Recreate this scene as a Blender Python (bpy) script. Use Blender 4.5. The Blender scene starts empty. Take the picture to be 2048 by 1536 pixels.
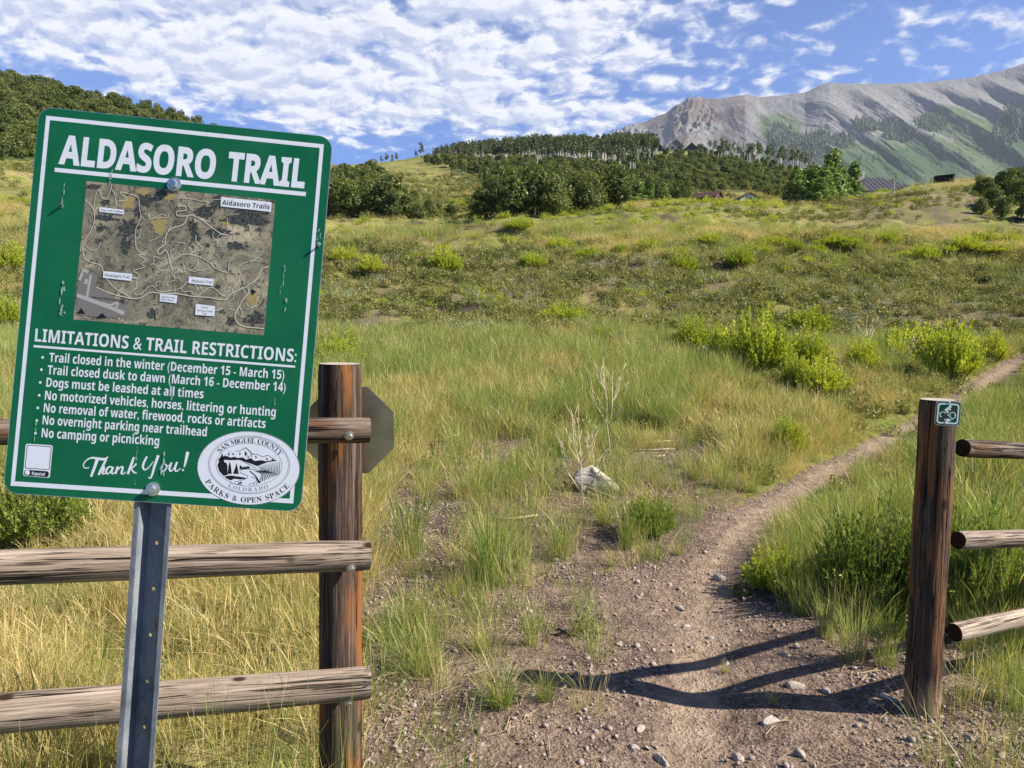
import bpy, bmesh, math, random
import numpy as np
from mathutils import Vector, Matrix, Euler
PI = math.pi
rng = np.random.default_rng(7)
random.seed(7)
scene = bpy.context.scene
COL = scene.collection

# ------------------------------------------------------------------ camera
FPX = 1530.0                       # focal length in pixels of the 2048 px wide photograph
HOR = 642.0                        # image row of eye level
PITCH = math.atan((768 - HOR) / FPX)
EYE = np.array([0.0, 0.0, 1.66])
cam_d = bpy.data.cameras.new('camera'); cam = bpy.data.objects.new('camera', cam_d); COL.objects.link(cam)
cam_d.sensor_width = 36.0; cam_d.lens = 36.0 * FPX / 2048.0
cam_d.clip_start = 0.05; cam_d.clip_end = 40000
cam.location = EYE; cam.rotation_euler = (PI / 2 - PITCH, 0, 0)
scene.camera = cam

# ------------------------------------------------------------------ sun, sky, exposure
SUN = np.array([1.624, -0.316, 1.30]); SUN /= np.linalg.norm(SUN)
sun_d = bpy.data.lights.new('sun', 'SUN'); sun_d.energy = 5.0; sun_d.angle = math.radians(0.5); sun_d.color = (1.0, 0.93, 0.82)
sun = bpy.data.objects.new('sun', sun_d); COL.objects.link(sun); sun.location = (30, -6, 25)
sun.rotation_euler = Vector(SUN).to_track_quat('Z', 'Y').to_euler()
vs = scene.view_settings
vs.view_transform = 'Standard'; vs.look = 'None'; vs.exposure = 1.25; vs.gamma = 1.0
scene.render.film_transparent = False
try:
    scene.cycles.max_bounces = 6; scene.cycles.diffuse_bounces = 3; scene.cycles.transmission_bounces = 3
    scene.cycles.use_denoising = True; scene.cycles.denoising_prefilter = 'NONE'
except Exception:
    pass


class NT:
    """small helper for writing node trees"""
    def __init__(self, tree):
        self.t = tree; self.n = tree.nodes; self.l = tree.links

    def node(self, typ, ins=None, **props):
        nd = self.n.new(typ)
        for k, v in props.items(): setattr(nd, k, v)
        for k, v in (ins or {}).items(): self.put(nd.inputs[k], v)
        return nd

    def put(self, sock, v):
        if hasattr(v, 'is_output') or isinstance(v, bpy.types.NodeSocket): self.l.new(v, sock)
        else:
            try: sock.default_value = v
            except Exception: sock.default_value = (*v, 1.0)

    def math(self, op, a, b=0.0, c=None, clamp=False):
        nd = self.n.new('ShaderNodeMath'); nd.operation = op; nd.use_clamp = clamp
        self.put(nd.inputs[0], a); self.put(nd.inputs[1], b)
        if c is not None: self.put(nd.inputs[2], c)
        return nd.outputs[0]

    def vmath(self, op, a, b=(0, 0, 0)):
        nd = self.n.new('ShaderNodeVectorMath'); nd.operation = op
        self.put(nd.inputs[0], a); self.put(nd.inputs[1], b)
        return nd.outputs[0]

    def smooth(self, v, a, b, lo=0.0, hi=1.0):
        nd = self.n.new('ShaderNodeMapRange'); nd.interpolation_type = 'SMOOTHSTEP'
        self.put(nd.inputs['Value'], v)
        nd.inputs['From Min'].default_value = a; nd.inputs['From Max'].default_value = b
        nd.inputs['To Min'].default_value = lo; nd.inputs['To Max'].default_value = hi
        return nd.outputs[0]

    def noise(self, vec, scale, detail=4.0, rough=0.55, dist=0.0, w=None, out='Fac'):
        nd = self.n.new('ShaderNodeTexNoise')
        if w is not None:
            nd.noise_dimensions = '4D'; self.put(nd.inputs['W'], w)
        self.put(nd.inputs['Vector'], vec)
        nd.inputs['Scale'].default_value = scale; nd.inputs['Detail'].default_value = detail
        nd.inputs['Roughness'].default_value = rough; nd.inputs['Distortion'].default_value = dist
        return nd.outputs[out]

    def mix(self, f, a, b, blend='MIX'):
        nd = self.n.new('ShaderNodeMix'); nd.data_type = 'RGBA'; nd.blend_type = blend
        self.put(nd.inputs[0], f)
        for i, v in ((6, a), (7, b)):
            if isinstance(v, (tuple, list)): nd.inputs[i].default_value = (*v[:3], 1.0)
            else: self.l.new(v, nd.inputs[i])
        return nd.outputs[2]

    def ramp(self, f, stops):
        nd = self.n.new('ShaderNodeValToRGB'); cr = nd.color_ramp
        while len(cr.elements) < len(stops): cr.elements.new(0.5)
        for e, (p, c) in zip(cr.elements, stops):
            e.position = p; e.color = (*c[:3], 1.0)
        self.put(nd.inputs[0], f)
        return nd.outputs[0]

    def scale(self, vec, s, loc=(0, 0, 0)):
        nd = self.n.new('ShaderNodeMapping'); self.put(nd.inputs['Vector'], vec)
        nd.inputs['Scale'].default_value = s; nd.inputs['Location'].default_value = loc
        return nd.outputs[0]


world = bpy.data.worlds.new('World'); scene.world = world; world.use_nodes = True
w = NT(world.node_tree); w.n.clear()
sky = w.node('ShaderNodeTexSky', sky_type='NISHITA', sun_disc=False, sun_elevation=math.asin(SUN[2]),
             sun_rotation=math.atan2(SUN[0], SUN[1]), altitude=2700.0, air_density=1.0, dust_density=0.2, ozone_density=3.0)
SKY_STRENGTH = 0.046
skyc = w.mix(1.0, sky.outputs[0], (0.58, 0.98, 1.56), 'MULTIPLY')
bg_sky = w.node('ShaderNodeBackground', {'Color': skyc, 'Strength': SKY_STRENGTH})
tc = w.node('ShaderNodeTexCoord')
sep = w.node('ShaderNodeSeparateXYZ', {0: tc.outputs['Generated']})
dx, dy, dz = sep.outputs
zc = w.math('MAXIMUM', dz, 0.02)
zz = w.math('ADD', zc, 0.24)
pv = w.node('ShaderNodeCombineXYZ', {0: w.math('DIVIDE', dx, zz), 1: w.math('DIVIDE', dy, zz), 2: 0.0}).outputs[0]
yy = w.math('MAXIMUM', dy, 0.05)
az = w.math('DIVIDE', dx, yy)      # tangent of the bearing from north
el = w.math('DIVIDE', dz, yy)      # tangent of the height over the horizon


def cloud_density(vec):
    big = w.noise(vec, 1.7, 2.0, 0.5)
    mid = w.noise(vec, 11.5, 7.0, 0.58, 0.25)
    return w.math('ADD', w.math('MULTIPLY', big, 0.34), w.math('MULTIPLY', mid, 0.95))


pv1 = w.vmath('ADD', pv, (3.1, 7.4, 0.0))
d0 = cloud_density(pv1)
d1 = cloud_density(w.vmath('ADD', pv1, (0.016, -0.027, 0.0)))
# where the cloud deck lies: solid over the west and north, broken into puffs to the east, clear strip over the western hill
east = w.smooth(w.math('ADD', az, w.math('MULTIPLY', el, -0.55)), -0.16, 0.16)
low_line = w.math('ADD', 0.225, w.math('MULTIPLY', w.math('MINIMUM', w.math('ADD', az, 0.2), 0.0), -0.22))
low_gate = w.math('MULTIPLY', w.smooth(az, -0.10, 0.02, 1.0, 0.0), 1.0)
low = w.math('MULTIPLY', low_gate, w.smooth(w.math('SUBTRACT', el, low_line), -0.035, 0.055, 1.0, 0.0))
cov = w.math('SUBTRACT', w.math('SUBTRACT', 0.505, w.math('MULTIPLY', east, 0.185)), w.math('MULTIPLY', low, 0.30))
# the deck ends overhead: the southern half of the sky is clear
south = w.smooth(w.math('SUBTRACT', dy, w.math('MULTIPLY', dz, 0.55)), 0.10, 0.40, 0.40, 0.0)
cov = w.math('ADD', w.math('SUBTRACT', cov, south), w.smooth(az, -0.45, 0.0, 0.045, 0.0))
dens = w.math('SUBTRACT', d0, w.math('SUBTRACT', 1.0, cov))
mask = w.smooth(dens, -0.06, 0.15)
lit = w.smooth(w.math('SUBTRACT', d0, d1), -0.09, 0.10)
thick = w.smooth(dens, 0.08, 0.32)
ccol = w.mix(lit, (0.52, 0.58, 0.78), (0.97, 0.97, 1.0))
ccol = w.mix(w.math('MULTIPLY', thick, 0.35), ccol, (0.66, 0.69, 0.83))
CLOUD_STRENGTH = 0.44
bg_cl = w.node('ShaderNodeBackground', {'Color': ccol, 'Strength': CLOUD_STRENGTH})
mixs = w.node('ShaderNodeMixShader', {0: w.math('MULTIPLY', mask, 0.97), 1: bg_sky.outputs[0], 2: bg_cl.outputs[0]})
w.node('ShaderNodeOutputWorld', {0: mixs.outputs[0]})


# ------------------------------------------------------------------ helpers
def ray(px, py):
    u = (np.asarray(px, float) - 1024) / FPX; v = (768 - np.asarray(py, float)) / FPX
    c, s = math.cos(PITCH), math.sin(PITCH)
    return u, c + v * s, -s + v * c          # X, Y, Z components


def at(px, py, Y):
    """the point at forward distance Y seen at a pixel of the photograph"""
    a, b, c = ray(px, py)
    return np.stack([EYE[0] + a / b * Y, EYE[1] + 0 * a + Y, EYE[2] + c / b * Y], -1)


def project(P):
    P = np.asarray(P, float); d = P - EYE
    c, s = math.cos(PITCH), math.sin(PITCH)
    f = d[..., 1] * c - d[..., 2] * s; up = d[..., 1] * s + d[..., 2] * c
    f = np.where(f < 0.05, 0.05, f)
    return 1024 + FPX * d[..., 0] / f, 768 - FPX * up / f


def _hash(ix, iy, seed):
    h = (ix * 374761393 + iy * 668265263 + seed * 974634541) & 0xffffffff
    h = ((h ^ (h >> 13)) * 1274126177) & 0xffffffff
    return ((h ^ (h >> 16)) & 0xffff) / 65535.0


def vn(x, y, seed=0):
    """value noise in 0..1"""
    x = np.asarray(x, float); y = np.asarray(y, float)
    ix = np.floor(x).astype(np.int64); iy = np.floor(y).astype(np.int64)
    fx = x - ix; fy = y - iy
    fx = fx * fx * (3 - 2 * fx); fy = fy * fy * (3 - 2 * fy)
    a = _hash(ix, iy, seed); b = _hash(ix + 1, iy, seed); c = _hash(ix, iy + 1, seed); d = _hash(ix + 1, iy + 1, seed)
    return (a * (1 - fx) + b * fx) * (1 - fy) + (c * (1 - fx) + d * fx) * fy


def fbm(x, y, seed=0, octv=4, gain=0.5):
    s = 0; a = 1.0; n = 0
    for i in range(octv):
        s = s + a * vn(x * 2 ** i, y * 2 ** i, seed + i * 17); n += a; a *= gain
    return s / n


def inside(poly, x, y):
    poly = np.asarray(poly, float); x = np.asarray(x, float); y = np.asarray(y, float)
    r = np.zeros(x.shape, bool); j = len(poly) - 1
    for i in range(len(poly)):
        xi, yi = poly[i]; xj, yj = poly[j]
        if yi != yj:
            r ^= ((yi > y) != (yj > y)) & (x < (xj - xi) * (y - yi) / (yj - yi) + xi)
        j = i
    return r


def seg_dist(line, x, y):
    d = np.full(np.shape(x), 1e9)
    for (x0, y0), (x1, y1) in zip(line[:-1], line[1:]):
        L2 = (x1 - x0) ** 2 + (y1 - y0) ** 2
        t = np.clip(((x - x0) * (x1 - x0) + (y - y0) * (y1 - y0)) / L2, 0, 1)
        d = np.minimum(d, np.hypot(x - x0 - t * (x1 - x0), y - y0 - t * (y1 - y0)))
    return d


def new_mesh(name, V, F, mats=(), midx=None, smooth=False):
    me = bpy.data.meshes.new(name)
    V = np.asarray(V, np.float32).reshape(-1, 3)
    if isinstance(F, np.ndarray) and F.ndim == 2:
        k = F.shape[1]; n = len(F)
        me.vertices.add(len(V)); me.vertices.foreach_set('co', V.ravel())
        me.loops.add(n * k); me.loops.foreach_set('vertex_index', F.astype(np.int32).ravel())
        me.polygons.add(n); me.polygons.foreach_set('loop_start', np.arange(0, n * k, k, dtype=np.int32))
        me.update(calc_edges=True)
    else:
        me.from_pydata([tuple(map(float, v)) for v in V], [], [tuple(map(int, f)) for f in F]); me.update()
    for m in (mats if isinstance(mats, (list, tuple)) else (mats,)): me.materials.append(m)
    if midx is not None: me.polygons.foreach_set('material_index', np.asarray(midx, np.int32))
    if smooth: me.polygons.foreach_set('use_smooth', np.ones(len(me.polygons), bool))
    return me


def link(name, me, parent=None, loc=None):
    o = bpy.data.objects.new(name, me); COL.objects.link(o)
    if parent is not None: o.parent = parent
    if loc is not None: o.location = [float(c) for c in loc]
    return o


def tag(o, label=None, cat=None, group=None, kind=None):
    if label: o['label'] = label
    if cat: o['category'] = cat
    if group: o['group'] = group
    if kind: o['kind'] = kind
    return o


def empty(name, loc, label, cat, group=None):
    o = link(name, None, None, loc); o.empty_display_size = 0.2
    return tag(o, label, cat, group)


def pos(o): return np.array(o.location)


def part(name, V, F, mat, parent, smooth=False):
    """mesh given in world coordinates, hung under a thing"""
    base = np.zeros(3); p = parent
    while p is not None:
        base += pos(p); p = p.parent
    return link(name, new_mesh(name, np.asarray(V, float) - base, F, mat, smooth=smooth), parent)


def merge(parts):
    V = []; F = []; n = 0
    for v, f in parts:
        v = np.asarray(v, float).reshape(-1, 3); V.append(v)
        F += [tuple(int(i) + n for i in q) for q in f]; n += len(v)
    return np.concatenate(V), F


def material(name, rough=0.8, spec=0.25):
    m = bpy.data.materials.new(name); m.use_nodes = True
    t = NT(m.node_tree)
    t.b = t.n['Principled BSDF']; t.b.inputs['Roughness'].default_value = rough
    t.b.inputs['Specular IOR Level'].default_value = spec
    return m, t


def flat_mat(name, col, rough=0.8, spec=0.25, metal=0.0):
    m, t = material(name, rough, spec); t.put(t.b.inputs['Base Color'], col); t.b.inputs['Metallic'].default_value = metal
    return m


def bump(t, h, strength=0.5, dist=0.02):
    nd = t.node('ShaderNodeBump', {'Height': h, 'Strength': strength, 'Distance': dist})
    t.l.new(nd.outputs[0], t.b.inputs['Normal'])


def tube(path, radii, seg=8, cap=True):
    path = np.asarray(path, float); n = len(path); V = []; F = []
    radii = np.broadcast_to(np.asarray(radii, float), (n,))
    up = np.array([0, 0, 1.0])
    for i in range(n):
        t = path[min(i + 1, n - 1)] - path[max(i - 1, 0)]; t = t / (np.linalg.norm(t) + 1e-9)
        a = np.cross(t, up if abs(t[2]) < 0.95 else np.array([1.0, 0, 0])); a /= np.linalg.norm(a); b = np.cross(t, a)
        for k in range(seg):
            th = 2 * PI * k / seg; V.append(path[i] + radii[i] * (a * math.cos(th) + b * math.sin(th)))
    for i in range(n - 1):
        for k in range(seg):
            F.append((i * seg + k, i * seg + (k + 1) % seg, (i + 1) * seg + (k + 1) % seg, (i + 1) * seg + k))
    if cap:
        F.append(tuple(range(seg - 1, -1, -1))); F.append(tuple((n - 1) * seg + k for k in range(seg)))
    return np.array(V), F


def box(c, s):
    c = np.asarray(c, float); s = np.asarray(s, float) / 2
    V = np.array([[x, y, z] for x in (-1, 1) for y in (-1, 1) for z in (-1, 1)]) * s + c
    return V, [(0, 1, 3, 2), (4, 6, 7, 5), (0, 4, 5, 1), (2, 3, 7, 6), (0, 2, 6, 4), (1, 5, 7, 3)]


# ------------------------------------------------------------------ terrain height
def z_of(px, py, D):
    a, b, c = ray(px, py); return EYE[2] + c / b * D


NEAR = [(1.0, 0.0), (4.0, 0.0), (6.0, 0.14), (8.0, 0.31), (10.0, 0.5), (14.0, 0.86)]
PROFILE = {
    -900: [(20, 640), (30, 530), (45, 410), (65, 320), (90, 240), (120, 160), (160, 70), (200, 0), (230, -30), (300, 10), (500, 150), (900, 260)],
    -400: [(20, 650), (30, 540), (45, 430), (65, 340), (90, 270), (120, 200), (160, 110), (200, 60), (230, 45), (300, 70), (500, 180), (900, 280)],
    0: [(20, 660), (30, 570), (45, 480), (65, 410), (90, 345), (112, 312), (150, 245), (200, 165), (230, 150), (300, 170), (500, 250), (900, 320)],
    300: [(20, 660), (30, 575), (45, 500), (65, 445), (90, 395), (112, 360), (150, 305), (200, 235), (230, 213), (300, 230), (500, 290), (900, 330)],
    480: [(20, 660), (30, 585), (45, 510), (65, 460), (90, 420), (120, 380), (160, 330), (200, 292), (230, 279), (300, 292), (500, 315), (900, 335)],
    600: [(20, 660), (28, 600), (37, 545), (50, 490), (65, 457), (88, 434), (120, 405), (150, 378), (190, 345), (230, 328), (300, 330), (400, 332), (900, 350)],
    680: [(20, 660), (28, 600), (37, 545), (50, 488), (65, 455), (88, 434), (120, 405), (150, 384), (190, 356), (230, 340), (300, 336), (400, 334), (900, 350)],
    770: [(20, 660), (28, 600), (37, 545), (50, 488), (65, 456), (88, 434), (120, 410), (160, 392), (200, 372), (250, 345), (300, 331), (380, 327), (450, 330), (900, 350)],
    850: [(20, 660), (28, 600), (38, 545), (50, 490), (65, 458), (88, 434), (120, 412), (150, 398), (200, 372), (250, 347), (320, 327), (400, 314), (460, 308), (520, 307), (600, 315), (900, 340)],
    1050: [(20, 660), (28, 600), (38, 545), (50, 488), (65, 455), (88, 432), (110, 420), (150, 397), (200, 367), (260, 342), (340, 326), (430, 316), (520, 301), (560, 300), (650, 310), (900, 335)],
    1200: [(20, 660), (28, 600), (38, 540), (50, 484), (65, 450), (88, 425), (110, 414), (150, 398), (200, 372), (260, 345), (340, 326), (430, 312), (520, 301), (560, 300), (650, 310), (900, 335)],
    1300: [(20, 665), (28, 603), (38, 535), (48, 489), (65, 450), (88, 420), (110, 408), (135, 411), (160, 402), (200, 375), (260, 345), (340, 318), (430, 303), (480, 300), (560, 306), (900, 335)],
    1420: [(20, 670), (28, 605), (38, 535), (47, 490), (65, 450), (88, 418), (110, 406), (135, 411), (160, 404), (200, 378), (260, 348), (340, 319), (420, 305), (470, 304), (560, 312), (900, 340)],
    1500: [(20, 675), (28, 608), (38, 535), (47, 490), (65, 455), (88, 420), (110, 407), (135, 412), (160, 405), (200, 380), (260, 352), (340, 327), (400, 315), (430, 317), (520, 330), (900, 350)],
    1600: [(20, 680), (28, 610), (38, 535), (46, 490), (60, 473), (85, 437), (108, 412), (130, 418), (160, 415), (200, 405), (260, 380), (340, 347), (400, 336), (450, 338), (560, 350), (900, 370)],
    1700: [(20, 685), (28, 612), (38, 532), (46, 489), (60, 474), (85, 428), (110, 398), (125, 402), (160, 425), (200, 420), (300, 395), (400, 372), (500, 372), (900, 390)],
    1780: [(20, 690), (28, 612), (38, 530), (46, 489), (60, 476), (85, 420), (112, 379), (125, 382), (160, 415), (220, 420), (400, 390), (900, 400)],
    1850: [(20, 690), (28, 612), (38, 530), (46, 490), (60, 478), (85, 415), (112, 365), (125, 367), (160, 405), (220, 420), (400, 390), (900, 400)],
    1920: [(20, 690), (28, 612), (38, 532), (46, 494), (60, 480), (85, 418), (112, 357), (125, 359), (160, 400), (220, 420), (400, 390), (900, 400)],
    2048: [(20, 690), (28, 612), (38, 535), (46, 500), (60, 480), (85, 425), (112, 368), (125, 366), (160, 400), (220, 420), (400, 390), (900, 400)],
    2500: [(20, 690), (28, 612), (38, 535), (46, 500), (60, 470), (85, 420), (112, 360), (125, 355), (160, 380), (220, 400), (400, 390), (900, 400)],
    3000: [(20, 690), (28, 612), (38, 535), (46, 500), (60, 470), (85, 420), (112, 370), (125, 365), (160, 380), (220, 400), (400, 390), (900, 400)],
}
_lx = np.linspace(math.log(1.0), math.log(2600.0), 330)
_px = np.array(sorted(PROFILE), float)
_tab = []
for c in sorted(PROFILE):
    pts = list(NEAR) + [(D, float(z_of(c, y, D))) for D, y in PROFILE[c]]
    pts += [(1500, float(z_of(c, 430, 1500))), (2600, float(z_of(c, 470, 2600)))]
    _tab.append(np.interp(_lx, np.log([p[0] for p in pts]), [p[1] / p[0] for p in pts]))
_ux = np.linspace(-1.9, 1.9, 260)
_T = np.array([np.interp(1024 + FPX * _ux, _px, col) for col in np.array(_tab).T])      # (logD, u): slope z/D


def _blur(a, s, axis):
    r = int(3 * s); k = np.exp(-0.5 * (np.arange(-r, r + 1) / s) ** 2); k /= k.sum()
    pad = [(0, 0), (0, 0)]; pad[axis] = (r, r); b = np.pad(a, pad, mode='edge')
    return np.apply_along_axis(lambda q: np.convolve(q, k, 'valid'), axis, b)


_T = _blur(_blur(_T, 1.9, 0), 2.2, 1)
PATH_PX = [(1380, 2200), (1370, 1500), (1400, 1290), (1425, 1160), (1480, 1070), (1560, 1000), (1690, 925), (1820, 855), (1930, 795), (2040, 722), (2200, 660)]


def ground_raw(X, Y):
    X = np.asarray(X, float); Y = np.asarray(Y, float)
    D = np.maximum(Y, 1.0); u = np.clip(X / np.maximum(Y, 2.2), -1.88, 1.88)
    fi = (np.log(np.clip(D, 1.0, 2590)) - _lx[0]) / (_lx[1] - _lx[0]); fj = (u - _ux[0]) / (_ux[1] - _ux[0])
    i = np.clip(fi.astype(int), 0, len(_lx) - 2); j = np.clip(fj.astype(int), 0, len(_ux) - 2)
    a = fi - i; b = fj - j
    s = (_T[i, j] * (1 - b) + _T[i, j + 1] * b) * (1 - a) + (_T[i + 1, j] * (1 - b) + _T[i + 1, j + 1] * b) * a
    z = s * D
    amp = np.clip((D - 4) / 20, 0, 1)
    z = z + amp * ((fbm(X / 2.1, Y / 2.1, 3, 3) - 0.5) * 0.55 * np.clip(D / 14, 0.6, 1.8) + (fbm(X / 8.0, Y / 8.0, 9, 3) - 0.5) * 1.7 * np.clip(D / 45, 0, 1.25) * np.where((X > 0.26 * Y) & (Y > 62), 0.30, 1.0))
    z = z + (fbm(X / 0.33, Y / 0.33, 31, 2) - 0.5) * 0.045
    return z


def hit(px, py, dmax=1500.0):
    """first point of the ground seen at the pixel"""
    px = np.atleast_1d(np.asarray(px, float)); py = np.atleast_1d(np.asarray(py, float))
    a, b, c = ray(px, py)
    Ds = np.exp(np.linspace(math.log(1.3), math.log(dmax), 1400))
    X = EYE[0] + (a / b)[:, None] * Ds; Z = EYE[2] + (c / b)[:, None] * Ds
    g = ground_raw(X, np.broadcast_to(Ds, X.shape)); below = Z <= g
    k = np.where(below.any(1), below.argmax(1), -1)
    D = np.where(k >= 0, Ds[k], np.nan)
    x = EYE[0] + a / b * D
    gz = globals().get('ground', ground_raw)(np.nan_to_num(x), np.nan_to_num(D))
    return np.stack([x, D, np.where(k >= 0, gz, np.nan)], -1)


_ph = hit([p[0] for p in PATH_PX[1:-1]], [p[1] for p in PATH_PX[1:-1]])
PATH_XY = [(0.55, -3.0)] + [(float(p[0]), float(p[1])) for p in _ph] + [(float(_ph[-1][0]) + 6, float(_ph[-1][1]) + 4)]


def ground(X, Y):
    d = seg_dist(PATH_XY, np.asarray(X, float), np.asarray(Y, float))
    return ground_raw(X, Y) - 0.05 * np.exp(-(d / 0.28) ** 2)


BARE = [(700, 2600), (722, 1560), (735, 1360), (790, 1255), (900, 1215), (1000, 1200), (1120, 1175), (1220, 1140), (1310, 1110), (1395, 1035), (1480, 1010),
        (1560, 972), (1640, 925), (1740, 882), (1830, 838), (1900, 794), (1960, 750), (2060, 694), (2060, 736), (1990, 776), (1930, 816), (1880, 850), (1800, 888),
        (1740, 925), (1690, 960), (1615, 1000), (1560, 1050), (1535, 1110), (1530, 1180), (1600, 1210), (1700, 1225), (1830, 1240), (1960, 1270), (2200, 1290), (2600, 2600)]
HALF = [(725, 1560), (725, 1180), (760, 1080), (760, 960), (860, 900), (1010, 880), (1400, 870), (1480, 930), (1500, 1000), (1400, 1040), (1300, 1110), (1100, 1180), (900, 1240)]
BANK = [(560, 620), (640, 500), (900, 470), (1250, 520), (2100, 520), (2100, 700), (1750, 690), (1500, 640), (1200, 640), (900, 650), (700, 660)]
DRY = [(-400, 2400), (-400, 1000), (640, 980), (740, 960), (740, 1250), (700, 1600), (640, 2400)]
SOIL_SPOTS = [(720, 630, 95, 40), (1690, 610, 110, 20), (900, 900, 90, 30), (1290, 890, 130, 20), (1890, 440, 45, 60), (1440, 405, 60, 8), (1850, 640, 200, 30), (1780, 425, 130, 22), (1930, 400, 90, 22)]


def bareness(X, Y, Z):
    px, py = project(np.stack([X, Y, Z], -1))
    wob = (fbm(X / 0.5, Y / 0.5, 51, 3) - 0.5)
    s = np.clip(120.0 / np.maximum(Y, 1), 3, 60)
    qx = px + wob * s * 1.6; qy = py + (fbm(X / 0.45, Y / 0.45, 77, 3) - 0.5) * s
    b = inside(BARE, qx, qy).astype(float)
    b = np.maximum(b, 0.97 * inside(HALF, qx, qy) * np.clip((fbm(X / 0.6, Y / 0.6, 5, 3) - 0.34) * 8, 0.62, 1))
    for cx, cy, rx, ry in SOIL_SPOTS:
        b = np.maximum(b, 0.7 * np.clip(1.5 - np.hypot((qx - cx) / rx, (qy - cy) / ry) * 1.5 + wob * 4.5, 0, 1))
    bank = inside(BANK, qx, qy)
    b = np.maximum(b, bank * np.clip((fbm(X / 1.6, Y / 1.6, 15, 3) - 0.44) * 4, 0, 0.62))
    return b


# ------------------------------------------------------------------ terrain materials
def mat_ground():
    m, t = material('hillside_ground', 0.95, 0.1)
    tc = t.node('ShaderNodeTexCoord'); P = tc.outputs['Object']
    att = t.node('ShaderNodeAttribute', attribute_name='bare').outputs['Fac']
    att2 = t.node('ShaderNodeAttribute', attribute_name='path').outputs['Fac']
    n1 = t.noise(P, 1.3, 5, 0.6); n2 = t.noise(P, 14.0, 5, 0.65); n3 = t.noise(P, 70.0, 3, 0.6); nb = t.noise(P, 0.05, 4, 0.6); nm = t.noise(P, 0.35, 4, 0.65)
    dirt = t.ramp(n2, [(0.25, (0.058, 0.039, 0.030)), (0.5, (0.125, 0.087, 0.066)), (0.75, (0.215, 0.155, 0.12))])
    patch = t.smooth(t.noise(P, 2.6, 5, 0.65), 0.38, 0.60)
    dirt = t.mix(t.math('MULTIPLY', att2, patch), dirt, t.ramp(n2, [(0.25, (0.140, 0.096, 0.066)), (0.5, (0.255, 0.182, 0.127)), (0.75, (0.37, 0.277, 0.20))]))
    dirt = t.mix(t.smooth(n3, 0.52, 0.7), dirt, (0.30, 0.235, 0.19))
    dirt = t.mix(t.smooth(n3, 0.46, 0.32), dirt, (0.085, 0.058, 0.046))
    dirt = t.mix(t.math('MULTIPLY', t.smooth(att2, 0.75, 1.0), 0.75), dirt, t.mix(t.smooth(n2, 0.35, 0.65), (0.25, 0.178, 0.124), (0.37, 0.278, 0.20)))
    meadow = t.ramp(nb, [(0.28, (0.105, 0.125, 0.026)), (0.48, (0.195, 0.190, 0.052)), (0.62, (0.275, 0.235, 0.085)), (0.78, (0.34, 0.275, 0.125))])
    meadow = t.mix(t.smooth(nm, 0.50, 0.68), meadow, (0.15, 0.19, 0.03))
    meadow = t.mix(t.smooth(nm, 0.47, 0.36), meadow, (0.085, 0.062, 0.042))
    meadow = t.mix(t.smooth(n1, 0.52, 0.72), meadow, (0.28, 0.23, 0.10))
    meadow = t.mix(t.smooth(n2, 0.5, 0.35), meadow, (0.06, 0.062, 0.02))
    col = t.mix(att, meadow, dirt)
    sc_ = t.node('ShaderNodeAttribute', attribute_name='scrub').outputs['Fac']
    col = t.mix(t.smooth(t.math('ADD', sc_, t.math('MULTIPLY', t.math('SUBTRACT', nm, 0.5), 1.2)), 0.35, 0.6), col, t.ramp(n1, [(0.3, (0.040, 0.058, 0.018)), (0.7, (0.085, 0.105, 0.032))]))
    t.put(t.b.inputs['Base Color'], col)
    h = t.math('ADD', t.math('MULTIPLY', n3, 0.35), n2)
    bump(t, h, 1.0, 0.05)
    return m


def mat_mountain():
    m, t = material('scree_and_meadow', 0.95, 0.05)
    tc = t.node('ShaderNodeTexCoord'); P = tc.outputs['Object']
    a = t.node('ShaderNodeAttribute', attribute_name='cover'); sepc = t.node('ShaderNodeSeparateColor', {0: a.outputs['Color']})
    green, red, wood = sepc.outputs
    n1 = t.noise(P, 0.004, 6, 0.62); n2 = t.noise(t.scale(P, (1, 1, 0.25)), 0.02, 6, 0.65); n3 = t.noise(P, 0.09, 3, 0.6)
    rock = t.ramp(n2, [(0.3, (0.122, 0.120, 0.118)), (0.5, (0.155, 0.151, 0.146)), (0.70, (0.195, 0.188, 0.178))])
    rock = t.mix(t.math('MULTIPLY', red, t.smooth(n1, 0.35, 0.65, 0.15, 0.95)), rock, (0.092, 0.062, 0.052))
    grass = t.ramp(n2, [(0.3, (0.048, 0.078, 0.036)), (0.55, (0.080, 0.104, 0.050)), (0.75, (0.135, 0.138, 0.085))])
    wd = t.ramp(n3, [(0.3, (0.026, 0.050, 0.024)), (0.7, (0.060, 0.098, 0.042))])
    f = t.smooth(t.math('ADD', green, t.math('MULTIPLY', t.math('SUBTRACT', n2, 0.5), 1.7)), 0.38, 0.66)
    col = t.mix(f, rock, grass)
    fw = t.smooth(t.math('ADD', wood, t.math('MULTIPLY', t.math('SUBTRACT', n2, 0.5), 0.7)), 0.42, 0.58)
    col = t.mix(fw, col, wd)
    t.put(t.b.inputs['Base Color'], col)
    bump(t, t.math('ADD', n2, t.math('MULTIPLY', n3, 0.4)), 0.6, 7.0)
    return m


M_GROUND = mat_ground(); M_MOUNT = mat_mountain()

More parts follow.
